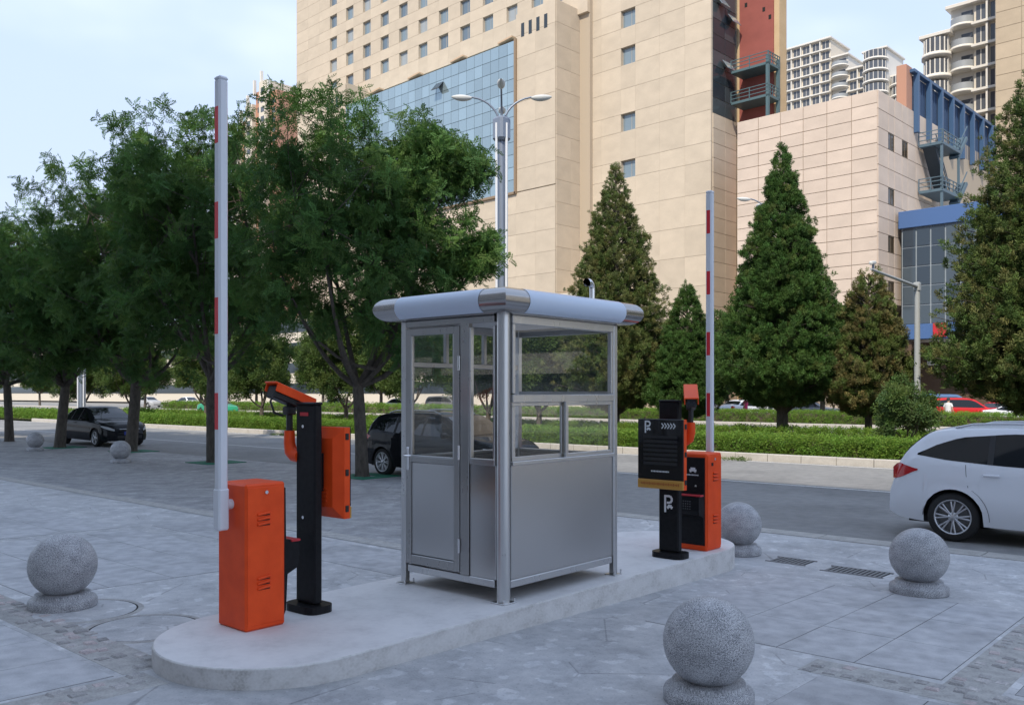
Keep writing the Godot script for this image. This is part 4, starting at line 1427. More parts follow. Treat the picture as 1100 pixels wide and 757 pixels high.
func car_spec(kind: String) -> Dictionary:
	if kind == "estate":
		var c := {"kind": kind, "length": 4.66, "height": 1.54, "radius": 0.325, "arch": 0.372, "roof_w": 0.63, "wheels": [-1.47, 1.29], "spokes": 8}
		c.top = [[-2.33, 0.60], [-2.30, 0.74], [-2.25, 0.98], [-2.10, 1.21], [-1.90, 1.40], [-1.78, 1.475], [-1.55, 1.515], [-0.9, 1.54], [0.0, 1.535], [0.45, 1.47], [0.95, 1.20], [1.32, 1.02], [1.85, 0.93], [2.18, 0.80], [2.30, 0.60], [2.33, 0.50]]
		c.belt = [[-2.33, 0.60], [-2.2, 0.90], [-2.0, 1.06], [-1.4, 1.03], [0.0, 0.965], [1.2, 0.92], [1.9, 0.85], [2.33, 0.5]]
		c.plan = [[-2.33, 0.64], [-2.28, 0.72], [-2.15, 0.79], [-1.9, 0.845], [-1.4, 0.88], [0.0, 0.89], [1.3, 0.88], [1.9, 0.82], [2.2, 0.70], [2.33, 0.5]]
		c.sill = [[-2.33, 0.34], [-2.2, 0.27], [-1.9, 0.24], [-1.2, 0.23], [1.2, 0.21], [2.33, 0.24]]
		c.side = [-1.93, 0.86, [[-1.93, 1.13], [-1.55, 1.075], [-0.9, 1.03], [0.0, 0.995], [0.86, 0.985]], [[-1.93, 1.14], [-1.70, 1.27], [-1.40, 1.375], [-0.8, 1.435], [0.0, 1.43], [0.40, 1.36], [0.75, 1.12], [0.86, 0.99]]]
		c.pillars = [-1.02, -0.08]
		c.front = [0.50, 1.27]
		c.rear = [-2.16, -1.87]
		return c
	if kind == "van":
		var c := {"kind": kind, "length": 4.9, "height": 1.92, "radius": 0.33, "arch": 0.375, "roof_w": 0.72, "wheels": [-1.45, 1.5], "spokes": 5}
		c.top = [[-2.45, 0.6], [-2.42, 1.0], [-2.35, 1.6], [-2.2, 1.86], [-1.5, 1.92], [0.6, 1.90], [1.0, 1.78], [1.7, 1.20], [2.1, 1.02], [2.4, 0.75], [2.45, 0.5]]
		c.belt = [[-2.45, 0.6], [-2.35, 1.05], [0.0, 1.05], [1.6, 1.02], [2.1, 0.9], [2.45, 0.5]]
		c.plan = [[-2.45, 0.78], [-2.3, 0.86], [-1.4, 0.90], [1.4, 0.89], [2.1, 0.82], [2.45, 0.55]]
		c.sill = [[-2.45, 0.3], [2.45, 0.25]]
		c.side = [-2.2, 1.35, [[-2.2, 1.12], [1.35, 1.08]], [[-2.2, 1.72], [0.4, 1.72], [0.9, 1.62], [1.35, 1.20]]]
		c.pillars = [-0.9, 0.35]
		c.front = [0.95, 1.66]
		c.rear = [-2.40, -2.28]
		return c
	if kind == "suv":
		var c := {"kind": kind, "length": 4.6, "height": 1.70, "radius": 0.36, "arch": 0.41, "roof_w": 0.66, "wheels": [-1.36, 1.34], "spokes": 5}
		c.top = [[-2.3, 0.66], [-2.26, 0.95], [-2.18, 1.2], [-1.98, 1.55], [-1.8, 1.66], [-1.0, 1.70], [0.1, 1.69], [0.5, 1.60], [1.05, 1.20], [1.3, 1.10], [1.9, 1.02], [2.2, 0.88], [2.3, 0.6]]
		c.belt = [[-2.3, 0.66], [-2.2, 1.02], [-1.9, 1.12], [0.0, 1.08], [1.2, 1.03], [1.9, 0.94], [2.3, 0.6]]
		c.plan = [[-2.3, 0.70], [-2.15, 0.83], [-1.3, 0.91], [1.2, 0.91], [1.9, 0.84], [2.3, 0.58]]
		c.sill = [[-2.3, 0.4], [-1.8, 0.3], [1.8, 0.3], [2.3, 0.34]]
		c.side = [-1.95, 0.95, [[-1.95, 1.20], [-1.4, 1.15], [0.95, 1.10]], [[-1.95, 1.22], [-1.65, 1.50], [-1.0, 1.58], [0.1, 1.57], [0.45, 1.48], [0.95, 1.13]]]
		c.pillars = [-1.05, -0.1]
		c.front = [0.55, 1.22]
		c.rear = [-2.16, -1.95]
		return c
	var c := {"kind": "saloon", "length": 4.75, "height": 1.47, "radius": 0.325, "arch": 0.37, "roof_w": 0.60, "wheels": [-1.36, 1.42], "spokes": 5}
	c.top = [[-2.375, 0.6], [-2.34, 0.85], [-2.25, 1.00], [-1.75, 1.06], [-1.50, 1.10], [-0.95, 1.38], [-0.55, 1.46], [0.0, 1.47], [0.30, 1.42], [0.75, 1.20], [1.12, 1.00], [1.75, 0.92], [2.15, 0.80], [2.33, 0.6], [2.375, 0.46]]
	c.belt = [[-2.375, 0.6], [-2.2, 0.90], [-1.8, 0.97], [0.0, 0.93], [1.1, 0.90], [1.8, 0.83], [2.375, 0.46]]
	c.plan = [[-2.375, 0.60], [-2.25, 0.76], [-1.9, 0.85], [-1.3, 0.90], [1.3, 0.90], [1.9, 0.84], [2.2, 0.72], [2.375, 0.5]]
	c.sill = [[-2.375, 0.35], [-1.9, 0.25], [1.8, 0.2], [2.375, 0.24]]
	c.side = [-1.42, 0.85, [[-1.42, 1.03], [-0.8, 0.99], [0.85, 0.95]], [[-1.42, 1.05], [-1.1, 1.22], [-0.8, 1.34], [0.0, 1.385], [0.30, 1.34], [0.85, 0.97]]]
	c.pillars = [-0.62, 0.02]
	c.front = [0.36, 1.08]
	c.rear = [-1.48, -0.98]
	return c


func car(called: String, label: String, category: String, kind: String, paint: String, at: Vector3, turn: float, group := "", detail := true) -> Node3D:
	var c := car_spec(kind)
	var o := thing(called, label, category, at, turn, group)
	if not car_meshes.has(kind):
		var b := MB.new()
		var secs := []
		for x in stations(c):
			secs.append(car_section(c, x))
		for sd in [1.0, -1.0]:
			var rows := []
			for s in secs:
				var q := PackedVector3Array()
				for p in s:
					q.append(Vector3(p.x, p.y, p.z * sd))
				rows.append(q)
			b.grid(rows)
		for e in [0, secs.size() - 1]:
			var s: PackedVector3Array = secs[e]
			for i in s.size() - 1:
				b.oquad(s[i], s[i + 1], s[i + 1] * Vector3(1, 1, -1), s[i] * Vector3(1, 1, -1), Vector3(0, s[i].y, 0))
		var under := MB.new()
		under.box(Vector3(0, 0.40, 0), Vector3(c.length - 0.5, 0.38, 1.30), 0.0)
		for wx in c.wheels:
			for sd in [1.0, -1.0]:
				var rows := []
				for i in 15:
					var a := PI * i / 14.0
					var q := PackedVector3Array()
					q.append(Vector3(wx + cos(a) * (c.arch + 0.006), c.radius + sin(a) * (c.arch + 0.006), sd * 0.50))
					q.append(Vector3(wx + cos(a) * (c.arch + 0.006), c.radius + sin(a) * (c.arch + 0.006), sd * (car_z(c, wx, c.radius + 0.1) - 0.02)))
					rows.append(q)
				under.grid(rows)
		var wins := flank(c, c.side[0], c.side[1], c.side[2], c.side[3], 0.004)
		var pil := MB.new()
		for px in c.pillars:
			var pf := flank(c, px - 0.035, px + 0.035, c.side[2], c.side[3], 0.007)
			var k := pil.v.size()
			pil.v.append_array(pf.v)
			pil.n.append_array(pf.n)
			for i in pf.ix:
				pil.ix.append(i + k)
		car_meshes[kind] = {"body": b.mesh(), "under": under.mesh(), "wins": wins.mesh(), "pil": pil.mesh(), "front": screen(c, c.front[0], c.front[1], 0.005).mesh(), "rear": screen(c, c.rear[0], c.rear[1], 0.005).mesh()}
		var le: float = c.length * 0.5
		var tl := flank(c, -le + 0.035, -le + (0.42 if kind == "estate" else 0.30), [[-le, 0.78], [-le + 0.16, 0.80], [-le + 0.42, 0.93]], [[-le, 0.88], [-le + 0.10, 1.02], [-le + 0.42, 0.935]], 0.006)
		car_meshes[kind].tail = tl.mesh()
		var hl := flank(c, le - 0.52, le - 0.06, [[le - 0.52, 0.74], [le, 0.56]], [[le - 0.52, 0.78], [le - 0.2, 0.72], [le, 0.62]], 0.006)
		car_meshes[kind].head = hl.mesh()
		car_meshes[kind].handle = bars([[Vector3(-0.20, 0.86, car_z(c, -0.2, 0.86) + 0.012), Vector3(0.20, 0.03, 0.025)], [Vector3(-0.20, 0.86, -car_z(c, -0.2, 0.86) - 0.012), Vector3(0.20, 0.03, 0.025)], [Vector3(-1.0, 0.90, car_z(c, -1.0, 0.90) + 0.012), Vector3(0.20, 0.03, 0.025)], [Vector3(-1.0, 0.90, -car_z(c, -1.0, 0.9) - 0.012), Vector3(0.20, 0.03, 0.025)]], 0.008).mesh()
		var seam := MB.new()
		var wr: float = c.wheels[0]
		var lines := []
		for x in [c.side[1] - 0.05, c.pillars[1]]:
			lines.append([Vector2(x, 0.30), Vector2(x, 0.55), Vector2(x, 0.8), Vector2(x, along(c.belt, x))])
		var cut := [Vector2(wr + c.arch + 0.07, 0.30)]
		for i in 8:
			var a := deg_to_rad(64.0) * i / 7.0
			cut.append(Vector2(wr + (c.arch + 0.07) * cos(a), c.radius + (c.arch + 0.07) * sin(a)))
		cut.append(Vector2(wr + 0.17, 0.90))
		cut.append(Vector2(wr + 0.16, along(c.belt, wr + 0.16)))
		lines.append(cut)
		for l in lines:
			for sd in [1.0, -1.0]:
				var rows := []
				for p in l:
					var q := PackedVector3Array()
					for e in [-0.003, 0.003]:
						q.append(Vector3(p.x + e, p.y, sd * (car_z(c, p.x, p.y) + 0.0025)))
					rows.append(q)
				seam.grid(rows)
		car_meshes[kind].seam = seam.mesh()
	var m: Dictionary = car_meshes[kind]
	var le: float = c.length * 0.5
	var body := inst("body", m.body, M[paint], o)
	inst("underbody", m.under, M.black_plastic, o)
	inst("side_windows", m.wins, M.car_glass, o)
	inst("windscreen", m.front, M.car_glass, o)
	inst("rear_window", m.rear, M.car_glass, o)
	inst("tail_light", m.tail, M.tail_red, o)
	inst("headlight", m.head, M.headlamp, o)
	if detail:
		inst("pillar_trim", m.pil, M.black_plastic, o)
		inst("door_handle", m.handle, M[paint], body)
		inst("door_seam", m.seam, M.dark_gap, body)
		for sd in [1.0, -1.0]:
			var mb := MB.new()
			mb.box(Vector3(c.side[1] - 0.12, along(c.belt, c.side[1]) + 0.09, sd * (car_z(c, c.side[1], 0.9) + 0.09)), Vector3(0.11, 0.13, 0.19), 0.04)
			obj("wing_mirror", mb, M[paint], o)
		part("number_plate", Vector3(le + 0.006, 0.50, 0), Vector3(0.014, 0.12, 0.42), M.plate_blue, o, 0.003)
		obj("grille", bars([[Vector3(le - 0.01, 0.60, 0), Vector3(0.03, 0.06, 0.74)], [Vector3(le - 0.005, 0.36, 0), Vector3(0.03, 0.10, 0.9)]], 0.01), M.black_plastic, o)
		obj("grille_trim", bars([[Vector3(le - 0.012, 0.648, 0), Vector3(0.04, 0.02, 0.76)]], 0.006), M.alloy, o)
	if kind == "estate":
		for sd in [1.0, -1.0]:
			var rl := MB.new()
			var pts := []
			for i in 9:
				var x := lerpf(-1.5, 0.25, i / 8.0)
				pts.append(Vector3(x, along(c.top, x) + (0.022 if i > 0 and i < 8 else -0.02), sd * 0.56))
			rl.tube(pts, [0.016], 8)
			obj("roof_rail", rl, M.alloy, o)
		part("rear_bumper_lamp", Vector3(-le + 0.03, 0.42, 0), Vector3(0.05, 0.03, 0.9), M.black_plastic, o, 0.01)
	var wm := wheel(c, c.spokes)
	for wx in c.wheels:
		for sd in [1.0, -1.0]:
			var w := Node3D.new()
			w.name = "wheel"
			o.add_child(w, true)
			w.position = Vector3(wx, c.radius, sd * (car_z(c, wx, c.radius + 0.4) - 0.125))
			if sd < 0:
				w.rotation.y = PI
			inst("tyre", wm[0], M.tyre, w)
			inst("rim", wm[1], M.alloy, w)
			inst("brake_disc", wm[2], M.cast_iron, w)
	return o


func traffic() -> void:
	var y := ROAD_Y - 0.005
	car("estate_car", "white estate car with dark windows pulling past the plaza", "car", "estate", "paint_white", P(8.15, -2.90, y), TURN - PI * 0.5)
	car("saloon_car", "black saloon car parked beyond the locust trees, facing the booth", "car", "saloon", "paint_black", P(9.75, 29.5, y), TURN - PI * 0.5)
	car("parked_car", "dark parked car half hidden by the booth and a tree trunk", "car", "estate", "paint_black", P(9.3, 10.0, y), TURN - PI * 0.5)
	# cars in the lot beyond the far hedge
	var g := "cars in the lot beyond the far hedge"
	var far := [
		["saloon", "paint_white", 57.0, 26.6, 1.45, "white car right behind the person in pink"],
		["suv", "paint_white", 56.6, 30.2, 1.35, "white car in the far lot beside the dark juniper, past the person in pink"],
		["saloon", "paint_silver", 55.5, 20.6, 0.2, "silver car in the far lot behind the dark juniper trunk"],
		["saloon", "paint_grey", 56.0, 16.0, 0.1, "grey car in the far lot between the dark and the bronze-tinged juniper"],
		["saloon", "paint_white", 54.4, 13.6, 0.3, "white car in the far lot next to the blue van"],
		["van", "paint_blue", 53.4, 11.4, 1.3, "blue van in the far lot between a white and a red car"],
		["suv", "paint_red", 51.6, 9.7, 0.5, "red car in the far lot beyond the camera pole"],
		["saloon", "paint_red", 53.2, 8.0, 1.5, "red car in the far lot, farther back than the other red car"],
		["saloon", "paint_white", 50.0, 6.0, 0.0, "white car in the far lot beside the big juniper trunk"],
		["suv", "paint_grey", 54.5, 56.0, 0.2, "dark car in the far lot behind the booth corner"],
		["saloon", "paint_silver", 54.0, 62.0, 0.0, "silver car in the far lot over the orange-backed reader"],
		["saloon", "paint_grey", 54.0, 72.0, 0.0, "grey car in the far lot near the louvred cabinet boom"],
		["saloon", "paint_green", 36.0, 66.0, 0.0, "green taxi on the far carriageway"],
		["saloon", "paint_white", 54.0, 104.0, 0.0, "white car in the far lot up the road by the pale pole"],
		["saloon", "paint_silver", 54.0, 115.0, 0.0, "silver car at the far end of the lot"],
	]
	for f in far:
		car("distant_car", f[5], "car", f[0], f[1], P(f[2], f[3], y), TURN - PI * 0.5 + f[4] * 1.0, g, false)


# ---------------------------------------------------------------- street furniture and people
func street_lamp(label: String, at: Vector3, turn := 0.0) -> void:
	var o := thing("street_lamp", label, "street lamp", at, turn, "four-armed street lamps")
	var b := MB.new()
	b.tube([Vector3(0, -0.1, 0), Vector3(0, 13.2, 0)], [0.20, 0.15], 12)
	obj("pole", b, M.lamp_metal, o)
	for i in 4:
		var a := PI * 0.25 + i * PI * 0.5
		b = MB.new()
		b.tube([Vector3(cos(a) * 0.27, -0.1, sin(a) * 0.27), Vector3(cos(a) * 0.30, 13.1, sin(a) * 0.30)], [0.055], 8)
		obj("pole_rib", b, M.white_paint, o)
	part("collar", Vector3(0, 12.9, 0), Vector3(0.62, 1.0, 0.62), M.lamp_metal, o, 0.1, Basis(Vector3.UP, PI * 0.25))
	for i in 4:
		var d := Vector3(cos(i * PI * 0.5), 0, sin(i * PI * 0.5))
		b = MB.new()
		var pts := []
		for j in 9:
			var x := j / 8.0
			pts.append(d * (0.12 + 1.35 * pow(x, 1.6)) + Vector3(0, 13.3 + 0.95 * sin(x * PI * 0.5) - 0.0, 0))
		b.tube(pts, [0.05, 0.048, 0.046, 0.044, 0.042, 0.04], 8)
		var arm := obj("arm", b, M.lamp_metal, o)
		var hd := MB.new()
		var rows := []
		for j in 9:
			var x := j / 8.0
			var row := PackedVector3Array()
			var r := 0.17 * pow(sin(PI * clampf(x * 0.92 + 0.06, 0.0, 1.0)), 0.6)
			for k in 12:
				var a := TAU * k / 12.0
				row.append(d * (1.25 + 0.85 * x) + Vector3(0, 14.22 + 0.04 * x + sin(a) * r * (0.55 if sin(a) > 0 else 1.0), 0) + d.cross(Vector3.UP) * cos(a) * r)
			rows.append(row)
		hd.grid(rows, true)
		obj("lamp_head", hd, M.lamp_white, arm)


func camera_pole() -> void:
	var o := thing("camera_pole", "pale grey traffic camera pole with one long arm over the road", "pole", P(25.3, 4.4, ROAD_Y + 0.1))
	var b := MB.new()
	b.tube([Vector3(0, -0.05, 0), Vector3(0, 5.5, 0)], [0.11, 0.085], 12)
	obj("pole", b, M.pole_grey, o)
	part("flange", Vector3(0, 5.35, 0), Vector3(0.2, 0.28, 0.2), M.pole_grey, o, 0.02)
	b = MB.new()
	b.tube([Vector3(0, 5.35, 0), Vector3(-4.3, 5.48, 0)], [0.055, 0.035], 10)
	var arm := obj("arm", b, M.pole_grey, o)
	part("camera", Vector3(-4.15, 5.68, 0), Vector3(0.36, 0.11, 0.11), M.lamp_white, arm, 0.03, Basis(Vector3(0, 0, 1), 0.15))
	part("camera_bracket", Vector3(-4.1, 5.56, 0), Vector3(0.06, 0.14, 0.06), M.lamp_metal, arm)


func person(label: String, at: Vector3, turn: float, shirt: Material, legs: Material) -> void:
	var o := thing("person", label, "person", at, turn)
	var rings := func(list: Array) -> Array:
		var rows := []
		for l in list:
			var row := PackedVector3Array()
			for k in 12:
				var a := -TAU * k / 12.0
				row.append(Vector3(l[3] + cos(a) * l[1], l[0], l[4] + sin(a) * l[2]))
			rows.append(row)
		return rows
	# skin: head, neck and arms as one body; clothes over it
	var b := MB.new()
	b.grid(rings.call([[0.9, 0.12, 0.16, 0.0, 0.0], [1.2, 0.11, 0.15, 0.0, 0.0], [1.36, 0.09, 0.17, 0.0, 0.0], [1.42, 0.055, 0.06, 0.0, 0.0], [1.47, 0.05, 0.052, 0.01, 0.0], [1.50, 0.075, 0.062, 0.02, 0.0], [1.57, 0.095, 0.075, 0.02, 0.0], [1.64, 0.09, 0.072, 0.015, 0.0], [1.69, 0.05, 0.04, 0.0, 0.0], [1.70, 0.004, 0.004, 0.0, 0.0]]), true)
	for sd in [-1.0, 1.0]:
		b.tube([Vector3(0, 1.36, sd * 0.17), Vector3(-0.02, 1.10, sd * 0.24), Vector3(0.08, 0.88, sd * 0.24), Vector3(0.12, 0.80, sd * 0.23)], [0.05, 0.042, 0.033, 0.03], 8)
	obj("body", b, M.skin, o)
	b = MB.new()
	b.grid(rings.call([[0.82, 0.13, 0.19, 0.0, 0.0], [1.0, 0.125, 0.165, 0.0, 0.0], [1.25, 0.125, 0.185, 0.0, 0.0], [1.37, 0.10, 0.195, 0.0, 0.0], [1.42, 0.06, 0.075, 0.0, 0.0]]), true)
	for sd in [-1.0, 1.0]:
		b.tube([Vector3(0, 1.37, sd * 0.15), Vector3(-0.01, 1.18, sd * 0.235)], [0.065, 0.055], 8)
	obj("shirt", b, shirt, o)
	b = MB.new()
	for sd in [-1.0, 1.0]:
		b.tube([Vector3(0.0, 0.90, sd * 0.085), Vector3(0.05 * sd, 0.5, sd * 0.09), Vector3(0.02 * sd - 0.03, 0.06, sd * 0.09), Vector3(0.02 * sd + 0.08, 0.03, sd * 0.09)], [0.10, 0.075, 0.05, 0.035], 8)
	obj("trousers", b, legs, o)
	b = MB.new()
	b.grid(rings.call([[1.56, 0.10, 0.082, -0.005, 0.0], [1.64, 0.102, 0.083, 0.0, 0.0], [1.70, 0.06, 0.05, 0.0, 0.0], [1.715, 0.004, 0.004, 0.0, 0.0]]), true)
	obj("hair", b, M.black_plastic, o)


# ---------------------------------------------------------------- buildings
func stone_mats(called: String, c: Color, n: int, seed_: int) -> Array:
	var out := []
	for i in n:
		var k: float = [1.0, 0.955, 1.035, 0.98][i % 4]
		var q := Color(c.r * k, c.g * k, c.b * k)
		out.append(tex_mat("%s_%d" % [called, i], ramp(256, [[seed_ + i, 0.02, 4, 1.0], [seed_ + 10 + i, 0.2, 3, 0.5]], [[0.0, q * 0.90], [1.0, q * 1.07]]), 9.0, 0.8, true))
	return out


var panel_meshes := {}


func panel_mesh(w: float, h: float, d: float) -> ArrayMesh:
	var key := "%.2f %.2f %.2f" % [w, h, d]
	if not panel_meshes.has(key):
		var b := MB.new()
		b.box(Vector3.ZERO, Vector3(w, h, d), 0.006)
		panel_meshes[key] = b.mesh()
	return panel_meshes[key]


func steps(a: float, b: float, n: int) -> Array:
	var r := []
	for i in n + 1:
		r.append(lerpf(a, b, float(i) / n))
	return r


# cladding on the plane through org with axes ax and y; skip holds cells left out as "i,j"
func clad(parent: Node3D, called: String, org: Vector3, turn: float, xs: Array, ys: Array, mats: Array, skip := {}, gap := 0.05, depth := 0.08, seed_ := 1) -> void:
	var across := gap if gap > 0.03 else 0.008
	var r := RandomNumberGenerator.new()
	r.seed = seed_
	var bs := Basis(Vector3.UP, turn)
	for i in xs.size() - 1:
		for j in ys.size() - 1:
			if skip.has("%d,%d" % [i, j]):
				continue
			var o := inst(called, panel_mesh(xs[i + 1] - xs[i] - across, ys[j + 1] - ys[j] - gap, depth), mats[r.randi() % mats.size()], parent)
			o.transform = Transform3D(bs, org + bs * Vector3((xs[i] + xs[i + 1]) * 0.5, (ys[j] + ys[j + 1]) * 0.5, depth * 0.5))


func window_in(parent: Node3D, org: Vector3, turn: float, x0: float, x1: float, y0: float, y1: float, frame: Material, glass: Material, split := 0.62) -> void:
	var bs := Basis(Vector3.UP, turn)
	var w := x1 - x0
	var h := y1 - y0
	var key := "win %.2f %.2f %.2f" % [w, h, split]
	if not panel_meshes.has(key):
		panel_meshes[key] = bars([[Vector3(0, h * 0.5 - 0.05, 0), Vector3(w, 0.10, 0.10)], [Vector3(0, -h * 0.5 + 0.05, 0), Vector3(w, 0.10, 0.10)], [Vector3(-w * 0.5 + 0.05, 0, 0), Vector3(0.10, h - 0.2, 0.10)], [Vector3(w * 0.5 - 0.05, 0, 0), Vector3(0.10, h - 0.2, 0.10)], [Vector3(-w * 0.5 + w * split, 0, 0), Vector3(0.09, h - 0.2, 0.08)]], 0.01).mesh()
	var o := inst("window", panel_meshes[key], frame, parent)
	o.transform = Transform3D(bs, org + bs * Vector3((x0 + x1) * 0.5, (y0 + y1) * 0.5, -0.02))
	inst("pane", panel_mesh(w - 0.18, h - 0.18, 0.03), glass, o)


func hotel() -> void:
	var beige := stone_mats("hotel_stone", Color(0.52, 0.44, 0.345), 4, 200)
	var o := thing("hotel_block", "beige hotel block with small square windows and a blue glass front", "building", BO, BTURN)
	var core: Material = M.joint_stone
	obj("core", bars([[Vector3(-29.2, 36, -14.2), Vector3(61.6, 72, 20)], [Vector3(-47.2, 23.4, -2.1), Vector3(12.8, 46.8, 4.1)], [Vector3(-3.1, 23.3, -2.6), Vector3(6.2, 46.6, 5.1)], [Vector3(-23.5, 12.7, -2.1), Vector3(34.6, 25.4, 4.1)]], 0.0), core, o)
	# upper storeys
	var xs := [-60.0, -56.6, -53.4]
	for i in 12:
		var c := -49.5 + 4.32 * i
		xs.append(c - 0.95)
		xs.append(c + 0.95)
	xs.append(1.6)
	var ys := [46.0]
	for j in 6:
		var c := 49.4 + 3.45 * j
		ys.append(c - 0.975)
		ys.append(c + 0.975)
	ys.append(70.0)
	var skip := {}
	for i in 12:
		for j in 6:
			skip["%d,%d" % [i * 2 + 3, j * 2 + 1]] = true
			window_in(o, Vector3(0, 0, -4.1), 0.0, xs[i * 2 + 3], xs[i * 2 + 4], ys[j * 2 + 1], ys[j * 2 + 2], M.window_frame, [M.window_glass, M.window_glass, M.window_glass_b, M.window_curtain, M.window_glass_b][(i * 7 + j * 3) % 5])
	clad(o, "facing_panel", Vector3(0, 0, -4.2), 0.0, xs, ys, beige, skip, 0.025, 0.45, 3)
	# left wing, pier right of the glass, wall under the glass
	clad(o, "facing_panel", Vector3(0, 0, 0), 0.0, steps(-53.6, -40.8, 4), steps(22.0, 47.0, 9), beige, {}, 0.025, 0.1, 4)
	clad(o, "facing_panel", Vector3(-40.7, 0, 0), PI * 0.5, steps(0.0, 4.0, 1), steps(43.8, 47.0, 1), beige, {}, 0.025, 0.1, 14)
	clad(o, "facing_panel", Vector3(0, 0, 0), 0.0, steps(-6.2, 0.0, 2), steps(25.6, 46.7, 8), beige, {}, 0.025, 0.1, 5)
	clad(o, "facing_panel", Vector3(0, 0, 0), 0.0, steps(-24.8, 0.0, 8), steps(3.0, 25.5, 9), beige, {}, 0.025, 0.1, 6)
	clad(o, "facing_panel", Vector3(0.0, 0, 0), PI * 0.5, steps(0.0, 5.1, 2), steps(3.0, 46.7, 17), beige, {}, 0.025, 0.1, 7)
	for i in 4:
		part("slot_window", Vector3(-45.4 + 1.2 * i, 44.8, 0.11), Vector3(0.5, 1.6, 0.03), M.dark_glass, o, 0.0)
		part("slot_window", Vector3(-5.1 + 1.22 * i, 44.6, 0.11), Vector3(0.5, 1.6, 0.03), M.dark_glass, o, 0.0)
	# curtain wall
	var cw := part("curtain_wall", Vector3(-23.5, 34.6, -0.1), Vector3(34.5, 18.1, 0.12), M.mullion, o, 0.0)
	obj("surround", bars([[Vector3(-23.5, 25.5, 0.12), Vector3(34.9, 0.32, 0.5)], [Vector3(-6.2, 34.6, 0.12), Vector3(0.32, 18.5, 0.5)]], 0.03), M.brown_trim, o)
	var r := RandomNumberGenerator.new()
	r.seed = 12
	for i in 24:
		for j in 12:
			var p := inst("glass_pane", panel_mesh(1.40, 1.46, 0.05), [M.curtain_glass, M.curtain_glass_b, M.curtain_glass_c][r.randi() % 3], cw)
			p.position = Vector3(-40.1 + i * 1.441, 26.4 + j * 1.508, 0.06)
			p.rotation = Vector3(r.randf_range(-0.006, 0.006), r.randf_range(-0.006, 0.006), 0)
	var op := inst("open_pane", panel_mesh(1.4, 1.4, 0.05), M.dark_glass, cw, Vector3(-19.9, 41.4, 0.6))
	op.rotation.x = -0.7
	for i in 24:
		var p := inst("sloped_pane", panel_mesh(1.40, 4.35, 0.05), M.curtain_glass, cw, Vector3(-40.1 + i * 1.441, 44.75, -1.98))
		p.rotation.x = -1.10
		if i % 6 == 4:
			part("roof_vent", Vector3(-40.1 + i * 1.441, 44.4, -0.6), Vector3(2.4, 0.25, 0.9), M.vent_stone, cw, 0.03, Basis(Vector3(0, 0, 1), 0.1))


func tower() -> void:
	var beige := stone_mats("tower_stone", Color(0.525, 0.445, 0.35), 4, 230)
	var o := thing("stair_tower", "beige tower with a single column of windows and a dark side", "building", BO, BTURN)
	part("core", Vector3(8.75, 33, -5.2 - 4.6), Vector3(17.3, 66, 9.2), M.joint_stone, o, 0.0)
	var ys := [3.0, 6.4, 9.7, 13.0, 16.2, 19.4, 22.7, 26.0, 28.0, 31.3, 33.3, 36.1, 38.8, 40.8, 43.0, 45.0, 48.0, 51.0]
	var skip := {}
	for j in [7, 9, 12, 14]:
		skip["2,%d" % j] = true
		window_in(o, Vector3(0, 0, -5.12), 0.0, 5.7, 7.7, ys[j], ys[j + 1], M.window_frame, M.window_glass)
	clad(o, "facing_panel", Vector3(0, 0, -5.16), 0.0, [0.0, 2.85, 5.7, 7.7, 10.95, 14.2, 17.4], ys, beige, skip, 0.025, 0.45, 8)
	clad(o, "side_panel", Vector3(17.4, 0, -5.0), PI * 0.5, [0.0, 2.4, 4.75], steps(3.0, 31.0, 18), beige, {}, 0.04, 0.1, 9)
	clad(o, "side_glass", Vector3(17.4, 0, -5.0), PI * 0.5, [0.0, 2.4, 4.75], steps(31.0, 51.0, 12), [M.dark_glass, M.dark_glass_b], {}, 0.06, 0.08, 10)
	for q in [[42.8, 1.2], [41.6, 3.5], [36.4, 2.4]]:
		var p := inst("open_pane", panel_mesh(1.6, 1.2, 0.05), M.window_glass, o, Vector3(18.0, q[0], -5.0 - q[1]))
		p.rotation = Vector3(0, PI * 0.5, 0)
		p.rotation.x = -0.6


